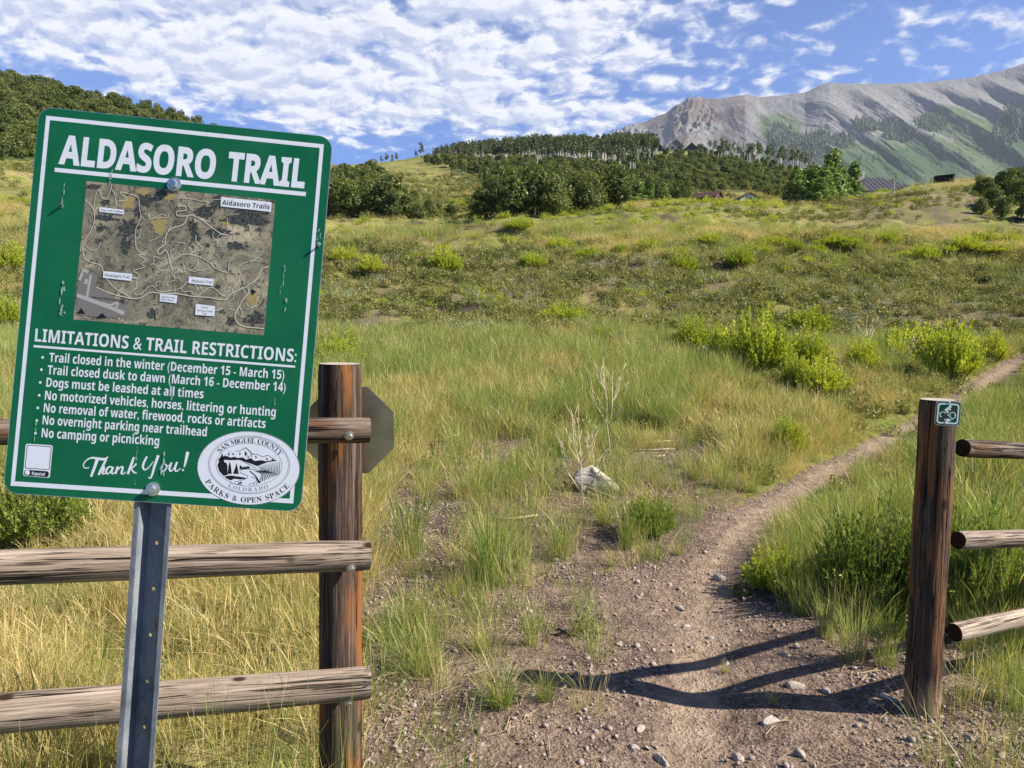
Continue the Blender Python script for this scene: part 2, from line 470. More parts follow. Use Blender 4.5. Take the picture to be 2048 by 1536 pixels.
# ------------------------------------------------------------------ the ground sheet
NU, ND = 600, 760
q = np.linspace(-1, 1, NU); q = np.sign(q) * (0.75 * np.abs(q) + 0.25 * np.abs(q) ** 3) * 1.55
dl = np.concatenate([-np.geomspace(90, 2.2, 40), np.exp(np.linspace(math.log(2.6), math.log(2604.0), ND - 40)) - 4.6])
QQ, DD = np.meshgrid(q, dl)
GX = QQ * (np.where(DD < 0, -DD, DD) + 4.0); GY = DD
GZ = ground(GX, GY)
V = np.stack([GX, GY, GZ], -1).reshape(-1, 3)
ii = np.arange(ND - 1)[:, None] * NU + np.arange(NU - 1)[None, :]
F = np.stack([ii, ii + 1, ii + NU + 1, ii + NU], -1).reshape(-1, 4)
g_me = new_mesh('ground', V, F, M_GROUND, smooth=True)
bare = bareness(GX.ravel(), GY.ravel(), GZ.ravel())
g_me.attributes.new('bare', 'FLOAT', 'POINT').data.foreach_set('value', bare.astype(np.float32))
pd = seg_dist(PATH_XY, GX.ravel(), GY.ravel())
g_me.attributes.new('path', 'FLOAT', 'POINT').data.foreach_set('value', np.maximum(np.exp(-(pd / 0.30) ** 2), np.clip(1.15 - V[:, 1] / 7.5, 0, 0.7) * (np.abs(V[:, 1]) < 9)).astype(np.float32))
gpx, gpy = project(V)
SCRUB = [[(900, 345), (900, 322), (1180, 326), (1300, 312), (1440, 308), (1560, 325), (1640, 350), (1590, 400), (1500, 384), (1400, 384), (1260, 402), (1000, 400), (965, 372)], [(-260, 318), (-260, 40), (0, 150), (150, 180), (300, 215), (470, 275), (430, 292), (200, 300), (75, 322)], [(655, 430), (655, 345), (735, 345), (790, 372), (835, 424), (760, 436)]]
scr = np.zeros(len(V))
for s_ in SCRUB: scr = np.maximum(scr, (inside(s_, gpx, gpy) & (V[:, 1] > 70)).astype(float))
g_me.attributes.new('scrub', 'FLOAT', 'POINT').data.foreach_set('value', scr.astype(np.float32))
tag(link('ground', g_me), kind='structure')

# ------------------------------------------------------------------ the mountain range
RIDGE = [(1000, 320), (1090, 300), (1150, 280), (1163, 271), (1178, 277), (1200, 279), (1230, 262), (1262, 250), (1290, 243), (1340, 222), (1358, 207), (1375, 196), (1395, 192), (1415, 197),
         (1440, 197), (1475, 192), (1490, 189), (1520, 194), (1560, 191), (1610, 185), (1632, 174), (1645, 169), (1660, 165), (1700, 168), (1730, 167), (1780, 167), (1850, 165),
         (1900, 160), (1940, 155), (1980, 147), (2010, 140), (2048, 127), (2120, 100), (2200, 80), (2300, 75), (2450, 110), (2650, 160)]
rx_, ry_ = np.array(RIDGE, float).T
NMX, NMT = 1240, 360
mx = np.concatenate([np.linspace(1000, 2100, 1000), np.linspace(2102, 2650, NMX - 1000)]); mt = np.linspace(0, 1, NMT)


def spur(px, t):
    """ribs running down the face"""
    lean = np.interp(px, [1000, 1380, 1500, 1650, 2650], [-30, -20, 120, 330, 380])
    s = px - lean * (1 - t) + 26 * (fbm(px / 70, t * 3, 5, 3) - 0.5)
    p = s / 104.0 + 0.7 * (vn(s / 200, 0 * s, 8) - 0.5)
    tri = np.abs((p % 1.0) - 0.5) * 2
    p2 = s / 37.0 + 0.3 + 0.5 * vn(s / 60, t * 2, 18)
    tri2 = np.abs((p2 % 1.0) - 0.5) * 2
    return (0.7 * tri ** 1.3 + 0.3 * (0.5 - 0.5 * np.cos(PI * tri)) - 0.5) + 0.14 * (0.5 - 0.5 * np.cos(PI * tri2) - 0.5) + 0.42 * (fbm(s / 46, t * 4, 12, 4) - 0.5)


def mountain_pt(px, t):
    yr = np.interp(px, rx_, ry_)
    D = 3000 + 2000 * t
    y = 412 + (yr - 412) * (t * 1.14 - 0.14 * t * t)
    env = np.clip(t * 3, 0, 1) * np.clip((1 - t) * 5, 0.0, 1)
    rill = (fbm((px - np.interp(px, [1000, 1380, 1500, 1650, 2650], [-30, -20, 120, 330, 380]) * (1 - t)) / 13.0, t * 7.0, 33, 5, 0.6) - 0.5)
    D2 = D - (64 * spur(px, t) + 26 * rill) * env
    a, b, c = ray(px, y)
    z = EYE[2] + c / b * D + (13 * spur(px, t) + 7 * rill) * env
    crag = np.clip(1 - np.hypot((px - 1385) / 60, (y - 235) / 45), 0, 1) + np.clip(1 - np.hypot((px - 1240) / 60, (y - 262) / 18), 0, 1)
    z = z + crag * 130 * (fbm(px / 9, t * 30, 23, 4) - 0.5)
    z = z + (fbm(px / 6, t * 45, 61, 3) - 0.5) * 5 * np.clip(t * 4, 0, 1)
    return np.stack([a / b * D2, D2, z], -1), y


MP, MT = np.meshgrid(mx, mt)
MV, MY = mountain_pt(MP, MT)
back = MV[-1] + np.array([0, 1500.0, -900.0])
MV = np.concatenate([MV, back[None]]); MYe = np.concatenate([MY, MY[-1:]]); MPe = np.concatenate([MP, MP[-1:]])
ii = np.arange(NMT)[:, None] * NMX + np.arange(NMX - 1)[None, :]
F = np.stack([ii, ii + 1, ii + NMX + 1, ii + NMX], -1).reshape(-1, 4)
m_me = new_mesh('mountain', MV.reshape(-1, 3), F, M_MOUNT, smooth=True)


def blob(px, py, L):
    r = np.zeros(np.shape(px))
    for cx, cy, rx, ry in L: r = np.maximum(r, np.clip(1.6 - 1.2 * np.hypot((px - cx) / rx, (py - cy) / ry), 0, 1))
    return r


WOODS = [(1560, 275, 26, 26), (1590, 300, 55, 30), (1640, 275, 24, 12), (1680, 282, 34, 16), (1735, 252, 26, 18), (1775, 250, 22, 12), (1862, 247, 34, 20), (1805, 268, 30, 12), (1780, 275, 20, 10), (2030, 235, 30, 22),
         (2010, 268, 28, 30), (2050, 310, 55, 45), (1690, 340, 150, 40), (1600, 345, 90, 30), (1830, 310, 40, 22), (1880, 330, 60, 25), (1560, 330, 60, 22), (2100, 280, 70, 70)]
GREENS = [(1650, 345, 170, 52), (1900, 330, 150, 50), (1600, 325, 90, 40), (1720, 315, 110, 40), (1850, 310, 110, 40), (1760, 340, 220, 60), (1960, 290, 60, 70), (1980, 340, 120, 60), (2080, 270, 90, 90), (1560, 260, 50, 40), (1900, 240, 70, 30)]
REDS = [(1400, 225, 70, 45), (1365, 250, 22, 60), (1470, 230, 28, 50), (1490, 205, 20, 20), (1450, 270, 22, 30), (1310, 240, 25, 14)]
cov = np.stack([blob(MPe, MYe, GREENS), blob(MPe, MYe, REDS), blob(MPe, MYe, WOODS), np.ones(MPe.shape)], -1).reshape(-1, 4).astype(np.float32)
m_me.attributes.new('cover', 'FLOAT_COLOR', 'POINT').data.foreach_set('color', cov.ravel())
tag(link('mountain', m_me), kind='structure')
# ------------------------------------------------------------------ plant materials
def leaf_mat(name, stops, trans=0.35, islands=0.5, rough=0.6, gloss=0.022):
    """leaves and blades: colour varies from plant to plant and from leaf to leaf, some light passes through"""
    m = bpy.data.materials.new(name); m.use_nodes = True; t = NT(m.node_tree); t.n.clear()
    oi = t.node('ShaderNodeObjectInfo').outputs['Random']; gi = t.node('ShaderNodeNewGeometry').outputs['Random Per Island']
    f = t.math('ADD', t.math('MULTIPLY', oi, 1 - islands), t.math('MULTIPLY', gi, islands))
    col = t.ramp(f, stops)
    d = t.node('ShaderNodeBsdfDiffuse', {'Color': col}); tr = t.node('ShaderNodeBsdfTranslucent', {'Color': t.mix(1.0, col, (1.15, 1.15, 0.6), 'MULTIPLY')})
    mx_ = t.node('ShaderNodeMixShader', {0: trans, 1: d.outputs[0], 2: tr.outputs[0]})
    gl = t.node('ShaderNodeBsdfGlossy', {'Color': (0.9, 0.9, 0.8, 1), 'Roughness': rough * 0.75})
    m2 = t.node('ShaderNodeMixShader', {0: gloss, 1: mx_.outputs[0], 2: gl.outputs[0]})
    t.node('ShaderNodeOutputMaterial', {0: m2.outputs[0]})
    return m


M_GRASS = leaf_mat('green_grass', [(0.15, (0.115, 0.180, 0.040)), (0.4, (0.195, 0.262, 0.058)), (0.65, (0.28, 0.325, 0.085)), (0.85, (0.40, 0.38, 0.14))])
M_STRAW = leaf_mat('dry_straw', [(0.15, (0.30, 0.25, 0.08)), (0.4, (0.47, 0.375, 0.145)), (0.7, (0.60, 0.475, 0.21)), (0.9, (0.68, 0.56, 0.31))])
M_FORB = leaf_mat('low_forbs', gloss=0.015, stops=[(0.15, (0.085, 0.105, 0.028)), (0.45, (0.155, 0.168, 0.046)), (0.7, (0.25, 0.235, 0.075)), (0.9, (0.37, 0.30, 0.13))], trans=0.3)
M_SAGE = leaf_mat('grey_sage', [(0.2, (0.20, 0.23, 0.15)), (0.8, (0.34, 0.36, 0.25))], 0.25)
M_BRUSH = leaf_mat('bright_brush', [(0.15, (0.21, 0.26, 0.022)), (0.5, (0.38, 0.43, 0.040)), (0.85, (0.52, 0.54, 0.075))], 0.4, 0.6)
M_BRUSH_DK = leaf_mat('deep_green_brush', [(0.15, (0.095, 0.140, 0.024)), (0.5, (0.185, 0.245, 0.042)), (0.85, (0.30, 0.355, 0.07))], 0.35, 0.6)
M_OAK = leaf_mat('oak_leaves', [(0.1, (0.078, 0.108, 0.028)), (0.45, (0.128, 0.160, 0.042)), (0.75, (0.182, 0.210, 0.058)), (0.95, (0.25, 0.235, 0.08))], 0.4, 0.35)
M_COTTON = leaf_mat('cottonwood_leaves', [(0.1, (0.11, 0.175, 0.035)), (0.5, (0.18, 0.26, 0.055)), (0.9, (0.26, 0.33, 0.08))], 0.3, 0.6)
M_ASPEN = leaf_mat('aspen_leaves', [(0.1, (0.07, 0.10, 0.036)), (0.5, (0.11, 0.14, 0.050)), (0.9, (0.17, 0.195, 0.075))], 0.25, 0.5)
M_SPRUCE = leaf_mat('spruce_needles', [(0.1, (0.030, 0.052, 0.030)), (0.9, (0.050, 0.080, 0.042))], 0.1)
M_BARK = flat_mat('grey_brown_bark', (0.10, 0.08, 0.06), 0.95)
M_WHITEBARK = flat_mat('white_aspen_bark', (0.50, 0.47, 0.40), 0.9)
M_DEADWOOD = flat_mat('bleached_dry_stalk', (0.60, 0.48, 0.31), 0.85)
M_YELLOW = flat_mat('yellow_petals', (0.75, 0.52, 0.03), 0.7)
M_TWIG = flat_mat('brown_twig', (0.20, 0.15, 0.09), 0.9)


# ------------------------------------------------------------------ plant shapes
def quads(C, N, size, aspect=0.6, r=None):
    r = r or rng; n = len(C)
    t = r.normal(size=(n, 3)); N = N / np.linalg.norm(N, axis=1, keepdims=True)
    a = np.cross(N, t); a /= np.linalg.norm(a, axis=1, keepdims=True); b = np.cross(N, a)
    s = np.broadcast_to(np.asarray(size, float), (n,))[:, None]
    V = np.stack([C - a * s, C - b * s * aspect, C + a * s, C + b * s * aspect], 1).reshape(-1, 3)
    return V, np.arange(4 * n).reshape(-1, 4)


def blades(n, h, hv, spread, lean, wid, seed, segs=3, heads=0.0):
    r = np.random.default_rng(seed)
    ang = r.uniform(0, 2 * PI, n); rad = spread * np.sqrt(r.uniform(0, 1, n))
    base = np.stack([rad * np.cos(ang), rad * np.sin(ang), np.full(n, -0.03)], -1)
    H = h * (1 + hv * r.uniform(-1, 1, n)); L = lean * r.uniform(0.1, 1.0, n) ** 1.3
    ph = ang + r.normal(0, 0.9, n); wph = r.uniform(0, PI, n)
    Wd = wid * r.uniform(0.6, 1.3, n); hd = r.uniform(0, 1, n) < heads
    side = np.stack([np.cos(wph), np.sin(wph), 0 * wph], -1)
    lv = []
    for k in range(segs + 1):
        s = k / segs
        p = base + np.stack([np.cos(ph) * L * H * s ** 1.8, np.sin(ph) * L * H * s ** 1.8, H * s * (1 - 0.32 * L * s)], -1)
        wk = Wd * (1 - 0.88 * s) * np.where(k == 0, 0.8, 1)
        if heads: wk = np.where(hd, np.array([0.45, 0.45, 0.4, 1.5, 0.25] + [0.3] * 9)[min(k, 4) if segs >= 4 else k] * Wd, wk)
        lv.append(p - side * wk[:, None] / 2); lv.append(p + side * wk[:, None] / 2)
    V = np.stack(lv, 1).reshape(-1, 3); m = 2 * (segs + 1); F = []
    for k in range(segs): F.append(np.stack([np.arange(n) * m + 2 * k + c for c in (0, 1, 3, 2)], -1))
    return V, np.concatenate(F)


def cat_mesh(L):
    V = []; F = []; M = []; n = 0
    for v, f, mi in L:
        V.append(v); F.append(f + n); M.append(np.full(len(f), mi)); n += len(v)
    return np.concatenate(V), np.concatenate(F), np.concatenate(M)


def proto(name, V, F, mats, midx=None):
    """source mesh for scattered stuff, not linked to the scene by itself"""
    return bpy.data.objects.new(name, new_mesh(name, V, F, mats, midx))


def shrub_stems(nst, R, H, leaf, nleaf, seed, up=0.75, lw=0.115):
    """a brushy shrub: many thin stems fanning from the root, fine leaves along their upper part"""
    r = np.random.default_rng(seed)
    ph = r.uniform(0, 2 * PI, nst); th = np.arccos(1 - r.uniform(0, 1, nst) * up)
    lump = 0.78 + 0.44 * vn(ph * 1.3 + seed, th * 2.2, seed)
    L = lump * r.uniform(0.72, 1.06, nst)
    b0 = np.stack([np.cos(ph), np.sin(ph), 0 * ph], -1) * (r.uniform(0, 0.28, nst) * R)[:, None]
    tip = np.stack([np.sin(th) * np.cos(ph) * R * L, np.sin(th) * np.sin(ph) * R * L, (np.cos(th) * 0.92 + 0.1) * H * L], -1)
    tip[:, :2] += b0[:, :2] * 0.6
    ctrl = b0 * 0.5 + tip * 0.5; ctrl[:, 2] *= 0.85; ctrl[:, :2] *= 1.12

    def curve(s): return b0 * (1 - s) ** 2 + ctrl * 2 * s * (1 - s) + tip * s ** 2
    S = np.linspace(0, 1, 5); wdt = np.linspace(0.006, 0.002, 5) * (R / 0.5)
    sd = np.stack([-np.sin(ph + 0.7), np.cos(ph + 0.7), 0 * ph], -1)
    lv = []
    for s, wd in zip(S, wdt): lv += [curve(s) - sd * wd / 2, curve(s) + sd * wd / 2]
    Vs = np.stack(lv, 1).reshape(-1, 3); Fs = []
    for k in range(4): Fs.append(np.stack([np.arange(nst) * 10 + 2 * k + c for c in (0, 1, 3, 2)], -1))
    s = r.uniform(0.30, 1.02, (nst, nleaf)) ** 0.8
    C = np.stack([curve(s[:, k][:, None]) for k in range(nleaf)], 1).reshape(-1, 3)
    out = (tip - b0) / np.linalg.norm(tip - b0, axis=1, keepdims=True)
    D = np.repeat(out, nleaf, 0) * 0.9 + r.normal(0, 0.55, (nst * nleaf, 3)); D[:, 2] += 0.25
    D /= np.linalg.norm(D, axis=1, keepdims=True)
    ln = leaf * r.uniform(0.6, 1.3, len(C))[:, None]
    sdv = np.cross(D, r.normal(size=D.shape)); sdv /= np.linalg.norm(sdv, axis=1, keepdims=True); wv = sdv * ln * lw
    Vl = np.stack([C, C + D * ln * 0.5 - wv, C + D * ln, C + D * ln * 0.5 + wv], 1).reshape(-1, 3)
    Fl = np.arange(len(Vl)).reshape(-1, 4)
    return Vs, np.concatenate(Fs), Vl, Fl


def crown(lobes, n, size, seed, shell=0.62):
    r = np.random.default_rng(seed); Cs = []; Ns = []
    wts = np.array([l[3] * l[4] for l in lobes], float); wts /= wts.sum()
    for l, wq in zip(lobes, wts):
        k = max(4, int(n * wq)); d = r.normal(size=(k, 3)); d /= np.linalg.norm(d, axis=1, keepdims=True)
        rr = r.uniform(shell ** 3, 1.12, k) ** (1 / 3)
        # twig clusters: leaves gather round fewer centres, leaving gaps
        cl = r.normal(size=(max(5, k // 13), 3)); cl /= np.linalg.norm(cl, axis=1, keepdims=True)
        near = cl[(d @ cl.T).argmax(1)]; d2 = d * 0.42 + near * 0.58; d2 /= np.linalg.norm(d2, axis=1, keepdims=True)
        p = np.array(l[:3]) + d2 * rr[:, None] * np.array([l[3], l[3], l[4]])
        Cs.append(p); Ns.append(d2 + r.normal(0, 0.55, (k, 3)) + np.array([0, 0, 0.25]))
    C = np.concatenate(Cs); N = np.concatenate(Ns)
    return quads(C, N, size * r.uniform(0.6, 1.35, len(C)), 0.62, r)


def lobes_oak(seed, W=1.9, H=3.6):
    r = np.random.default_rng(seed); L = []
    for k in range(9):
        a = r.uniform(0, 2 * PI); d = W * r.uniform(0.15, 0.72); z = H * r.uniform(0.30, 0.82)
        L.append((d * math.cos(a), d * math.sin(a), z, r.uniform(0.55, 0.95) * W * 0.52, r.uniform(0.45, 0.7) * W * 0.52))
    L.append((0, 0, H * 0.55, W * 0.6, H * 0.36)); L.append((0.1, 0, H * 0.3, W * 0.8, H * 0.24))
    return L


def stems_oak(seed, H=3.6):
    r = np.random.default_rng(seed); P = []
    for k in range(5):
        a = r.uniform(0, 2 * PI); d = r.uniform(0.3, 0.9)
        P.append(tube([(0.1 * math.cos(a), 0.1 * math.sin(a), -0.3), (d * 0.4 * math.cos(a), d * 0.4 * math.sin(a), H * 0.3), (d * math.cos(a + .4), d * math.sin(a + .4), H * 0.72)], [0.085, 0.06, 0.025], 6))
    return merge(P)


# ------------------------------------------------------------------ scattering of stuff nobody could count
def scatter(name, pts, rot, scl, idx, variants):
    n = len(pts)
    me = bpy.data.meshes.new(name); me.vertices.add(n); me.vertices.foreach_set('co', np.asarray(pts, np.float32).ravel())
    me.attributes.new('turn', 'FLOAT_VECTOR', 'POINT').data.foreach_set('vector', np.asarray(rot, np.float32).ravel())
    me.attributes.new('size', 'FLOAT_VECTOR', 'POINT').data.foreach_set('vector', np.asarray(scl, np.float32).ravel())
    me.attributes.new('pick', 'INT', 'POINT').data.foreach_set('value', np.asarray(idx, np.int32))
    o = link(name, me)
    ng = bpy.data.node_groups.new(name, 'GeometryNodeTree')
    ng.interface.new_socket('Geometry', in_out='INPUT', socket_type='NodeSocketGeometry')
    ng.interface.new_socket('Geometry', in_out='OUTPUT', socket_type='NodeSocketGeometry')
    gi = ng.nodes.new('NodeGroupInput'); go = ng.nodes.new('NodeGroupOutput')
    jn = ng.nodes.new('GeometryNodeJoinGeometry')
    for v in variants:
        oi = ng.nodes.new('GeometryNodeObjectInfo'); oi.inputs['Object'].default_value = v; oi.inputs['As Instance'].default_value = True
        ng.links.new(oi.outputs['Geometry'], jn.inputs[0])
    ip = ng.nodes.new('GeometryNodeInstanceOnPoints'); ip.inputs['Pick Instance'].default_value = True

    def na(nm, dt):
        nd = ng.nodes.new('GeometryNodeInputNamedAttribute'); nd.data_type = dt; nd.inputs['Name'].default_value = nm; return nd.outputs[0]
    ng.links.new(gi.outputs[0], ip.inputs['Points']); ng.links.new(jn.outputs[0], ip.inputs['Instance'])
    ng.links.new(na('pick', 'INT'), ip.inputs['Instance Index']); ng.links.new(na('turn', 'FLOAT_VECTOR'), ip.inputs['Rotation'])
    ng.links.new(na('size', 'FLOAT_VECTOR'), ip.inputs['Scale']); ng.links.new(ip.outputs[0], go.inputs[0])
    md = o.modifiers.new('scatter', 'NODES'); md.node_group = ng
    return tag(o, kind='stuff')


def spread(ymin, ymax, n, power=1.0, umax=0.78):
    """points over the visible wedge of hillside"""
    u = rng.uniform(-umax, umax, n); t = rng.uniform(0, 1, n)
    Y = (ymin ** power + t * (ymax ** power - ymin ** power)) ** (1 / power)
    X = u * (Y + 0.6)
    return X, Y, ground(X, Y)


def place(name, X, Y, Z, keep, s, variants, lo=0, tilt=0.12, zs=None):
    X, Y, Z = X[keep], Y[keep], Z[keep]; n = len(X)
    s = np.broadcast_to(s, keep.shape)[keep] if np.ndim(s) else np.full(n, s)
    s = s * rng.uniform(0.7, 1.3, n)
    hz = rng.uniform(0.85, 1.2, n) if zs is None else zs * rng.uniform(0.85, 1.2, n)
    rot = np.stack([rng.normal(0, tilt, n), rng.normal(0, tilt, n), rng.uniform(0, 2 * PI, n)], -1)
    return scatter(name, np.stack([X, Y, Z - lo], -1), rot, np.stack([s, s, s * hz], -1), rng.integers(0, len(variants), n), variants)


G_TALL = [proto('grass_tuft', *blades(60, 0.40, 0.45, 0.12, 0.60, 0.0038, 100 + i, 4, 0.35), M_GRASS) for i in range(5)]
G_STRAW = [proto('straw_tuft', *blades(64, 0.28, 0.5, 0.15, 1.05, 0.0036, 200 + i, 4, 0.30), M_STRAW) for i in range(5)]


def mixed_tuft(seed):
    a = blades(38, 0.31, 0.45, 0.14, 0.75, 0.0038, seed, 4, 0.2); b = blades(30, 0.34, 0.5, 0.14, 0.85, 0.0034, seed + 50, 4, 0.5)
    V, F, M = cat_mesh([(a[0], a[1], 0), (b[0], b[1], 1)])
    return proto('mixed_tuft', V, F, [M_GRASS, M_STRAW], M)


G_MIX = [mixed_tuft(300 + i) for i in range(5)]


def forb(seed, n=70, mat=None, size=0.022, R=0.12, H=0.17):
    r = np.random.default_rng(seed); d = r.normal(size=(n, 3)); d[:, 2] = np.abs(d[:, 2]); d /= np.linalg.norm(d, axis=1, keepdims=True)
    C = d * np.array([R, R, H]) * r.uniform(0.3, 1.05, n)[:, None] ** 0.6
    V, F = quads(C, d + r.normal(0, 0.7, (n, 3)), size * r.uniform(0.6, 1.4, n), 0.5, r)
    b = blades(14, H * 1.3, 0.4, R * 0.6, 0.7, 0.006, seed + 9, 2)
    return proto('forb_clump', *cat_mesh([(V, F, 0), (b[0], b[1], 0)])[:2], mat or M_FORB)


G_FORB = [forb(400 + i) for i in range(5)]
G_SAGE = [forb(430 + i, 110, M_SAGE, 0.016, 0.16, 0.22) for i in range(3)]


def brush_proto(seed, mat, nst=110, nl=20, leaf=0.05):
    Vs, Fs, Vl, Fl = shrub_stems(nst, 0.5, 0.6, leaf, nl, seed, 0.75, 0.26)
    V, F, M = cat_mesh([(Vs, Fs, 0), (Vl, Fl, 1)])
    return proto('low_brush', V, F, [M_TWIG, mat], M)


G_BRUSH = [brush_proto(500 + i, M_BRUSH, 60, 12, 0.075) for i in range(3)]

BUSH = [(1385, 708, 92, 62, 'bright green brush, leftmost of the row of bushes before the brown bank'), (1442, 728, 62, 66, 'narrow bright brush squeezed between two rounder bushes on the meadow'), (1518, 745, 135, 100, 'largest round yellow-green brush in the middle of the meadow bushes'),
        (1612, 672, 108, 52, 'low wide brush behind the others, nearest the bare brown bank'), (1622, 742, 84, 66, 'soft pale green brush right of the largest round brush'), (1642, 790, 112, 62, 'low sprawling brush closest to the trail, in front of the meadow bushes'),
        (1592, 778, 60, 56, 'small brush with browned base left of the sprawling brush'), (1722, 745, 70, 56, 'small dark brush at the foot of a dry branching stalk'), (1838, 722, 150, 66, 'wide bright brush behind the dry stalks beside the trail'),
        (1905, 757, 110, 92, 'tall bright brush standing at the bend of the trail'), (1985, 722, 62, 52, 'small yellowish brush alone beyond the bend of the trail'), (1795, 735, 60, 52, 'thin brush among dry pale stalks'),
        (892, 548, 72, 44, 'round green brush on the slope above the tall grass'), (1066, 538, 62, 30, 'flat green brush in the middle of the upper slope'), (742, 548, 56, 30, 'small brush on the slope nearest the green trail sign'), (692, 528, 66, 30, 'low brush at the right edge of the green trail sign'),
        (1480, 536, 62, 34, 'brush with dark base on the upper slope below the knoll'), (1366, 548, 66, 36, 'brush left of its twin on the upper slope below the knoll'), (1130, 652, 110, 40, 'dark flat shrub with yellow flowers in the tall grass'), (1205, 690, 50, 30, 'small shrub dotted with yellow flowers in the tall grass'),
        (682, 738, 90, 60, 'bright brush just behind the top of the left fence post'), (1575, 912, 76, 66, 'small upright green brush in the straw beside the trail'), (20, 545, 60, 50, 'green brush at the left edge of the picture beside the sign'), (14, 650, 60, 50, 'brush below its neighbour left of the green trail sign'),
        (1036, 462, 60, 20, 'low brush far up the slope, centre'), (1960, 490, 70, 22, 'low brush in front of the dark oaks on the knoll')]
# near meadow 1.3 - 17 m
X, Y, Z = spread(1.3, 17, 36000, 1.75)
px, py = project(np.stack([X, Y, Z], -1))
B = bareness(X, Y, Z); dry = inside(DRY, px, py)
clump = fbm(X / 0.9, Y / 0.9, 41, 3); straw_n = fbm(X / 1.9, Y / 1.9, 43, 3)
u1 = rng.uniform(0, 1, len(X))
bank = inside(BANK, px, py)
dens = (1 - B) * np.clip((clump - 0.27) * 3.2, 0.10, 1) * np.where(bank, 0.35, 1.0)
alive = u1 < dens
strawp = np.where(dry, 0.90, np.clip((straw_n - 0.47) * 3.4, 0.07, 0.75))
strawp = np.where((px > 1380) & (px < 1800) & (py > 780) & (py < 960), np.maximum(strawp, 0.72), strawp)
strawp = np.where((px > 560) & (px < 900) & (py > 780) & (py < 980), np.maximum(strawp, 0.72), strawp)
alive &= ~((px > 1880) & (py > 1290) & (rng.uniform(0, 1, len(X)) < 0.5))
u2 = rng.uniform(0, 1, len(X)); pick_straw = u2 < strawp; pick_mix = (~pick_straw) & (rng.uniform(0, 1, len(X)) < np.where(dry, 0.6, 0.32))
sz = np.clip(0.78 + 0.010 * Y, 0.7, 0.95) * np.where(B > 0.2, 0.75, 1.0)
sz = np.where(dry, sz * 0.9, sz)
pd_ = seg_dist(PATH_XY, X, Y); sz = sz * np.clip(0.35 + pd_ / 1.1, np.where(Y > 7.5, 0.40, 0.42), 1)
close = np.hypot(X + 0.75, Y - 1.55) < 0.55
# grass gives way round the shrubs and stays low in front of them
for bx, by, bw, bh, lab in BUSH[:20] + [(60, 1092, 250, 140, '')]:
    bp_ = hit([bx], [by])[0]; R_ = bw * bp_[1] / FPX * 0.45
    r_ = np.hypot((X - bp_[0]), (Y - bp_[1] + R_ * 0.5) / 1.6); alive &= ~((r_ < R_ * 1.05) & (rng.uniform(0, 1, len(X)) < 0.85))
    fr_ = (np.abs(X - bp_[0]) < R_ * 1.2) & (Y < bp_[1]) & (Y > bp_[1] - 2.6); sz = np.where(fr_, sz * 0.62, sz)
place('dry_grass', X, Y, Z, alive & pick_straw, sz, G_STRAW)
place('green_grass', X, Y, Z, alive & ~pick_straw & ~pick_mix, sz * 0.92, G_TALL)
place('mixed_grass', X, Y, Z, alive & pick_mix, sz, G_MIX)
# sparse stalks and litter on the trodden soil
X, Y, Z = spread(1.3, 9, 9000, 1.8)
B = bareness(X, Y, Z); pdist = seg_dist(PATH_XY, X, Y)
k = (B > 0.3) & (rng.uniform(0, 1, len(X)) < 0.16 * np.clip(pdist - 0.2, 0, 1) * 2) & (fbm(X / 0.7, Y / 0.7, 99, 3) > 0.42)
place('sparse_grass', X, Y, Z, k, 0.6, G_MIX + G_TALL)
# forbs between the tufts and over the bank
X, Y, Z = spread(3, 48, 60000, 1.5)
px, py = project(np.stack([X, Y, Z], -1)); B = bareness(X, Y, Z); bank = inside(BANK, px, py)
k = rng.uniform(0, 1, len(X)) < np.clip(1 - B * 1.05, 0.03, 1) * np.where(bank, 0.72, 0.42) * np.clip((fbm(X / 1.3, Y / 1.3, 45, 3) - 0.22) * 3, 0.05, 1) * np.where(py > 980, 0.3, 1)
place('ground_cover', X, Y, Z, k, np.clip(0.55 + Y * 0.035, 0.6, 2.2), G_FORB, zs=0.95)
# grasses over bank and far meadow 15 - 120 m
X, Y, Z = spread(15, 60, 30000, 1.35)
px, py = project(np.stack([X, Y, Z], -1)); B = bareness(X, Y, Z); bank = inside(BANK, px, py)
dn = (1 - B) * np.clip((fbm(X / 3, Y / 3, 46, 3) - 0.33) * 3.4, 0.05, 1) * np.where(bank, 0.30, 1.0)
k = rng.uniform(0, 1, len(X)) < dn; st = fbm(X / 6, Y / 6, 47, 3) + rng.normal(0, 0.08, len(X)) > 0.50
place('bank_straw', X, Y, Z, k & st, np.clip(Y / 22, 0.8, 2.0), G_STRAW, zs=0.8)
place('bank_grass', X, Y, Z, k & ~st, np.clip(Y / 22, 0.8, 2.0), G_MIX + G_TALL, zs=0.75)
X, Y, Z = spread(42, 240, 26000, 1.15)
px, py = project(np.stack([X, Y, Z], -1)); B = bareness(X, Y, Z)
kk = rng.uniform(0, 1, len(X)) < np.clip((fbm(X / 9, Y / 9, 48, 3) - 0.36) * 3.5, 0.03, 1) * (1 - B)
typ = fbm(X / 16, Y / 16, 49, 3) + rng.normal(0, 0.04, len(X))
place('meadow_straw', X, Y, Z, kk & (typ < 0.47), np.clip(Y / 34, 1.4, 4.5), G_STRAW, zs=0.55)
place('meadow_ground_cover', X, Y, Z, kk & (typ >= 0.47), np.clip(Y / 26, 1.6, 5.5), G_FORB, zs=0.9)
k = (rng.uniform(0, 1, len(X)) < 0.15) & (fbm(X / 12, Y / 12, 50, 2) > 0.36) & (Y < 140) & ((px > 900) | (Y < 70)) & ~((px > 1560) & (py < 470) & (rng.uniform(0, 1, len(X)) < 0.85))
place('meadow_brush', X, Y, Z, k, np.clip(Y / 75, 0.7, 1.7), G_BRUSH, zs=0.8)
X, Y, Z = spread(16, 62, 2600, 1.2)
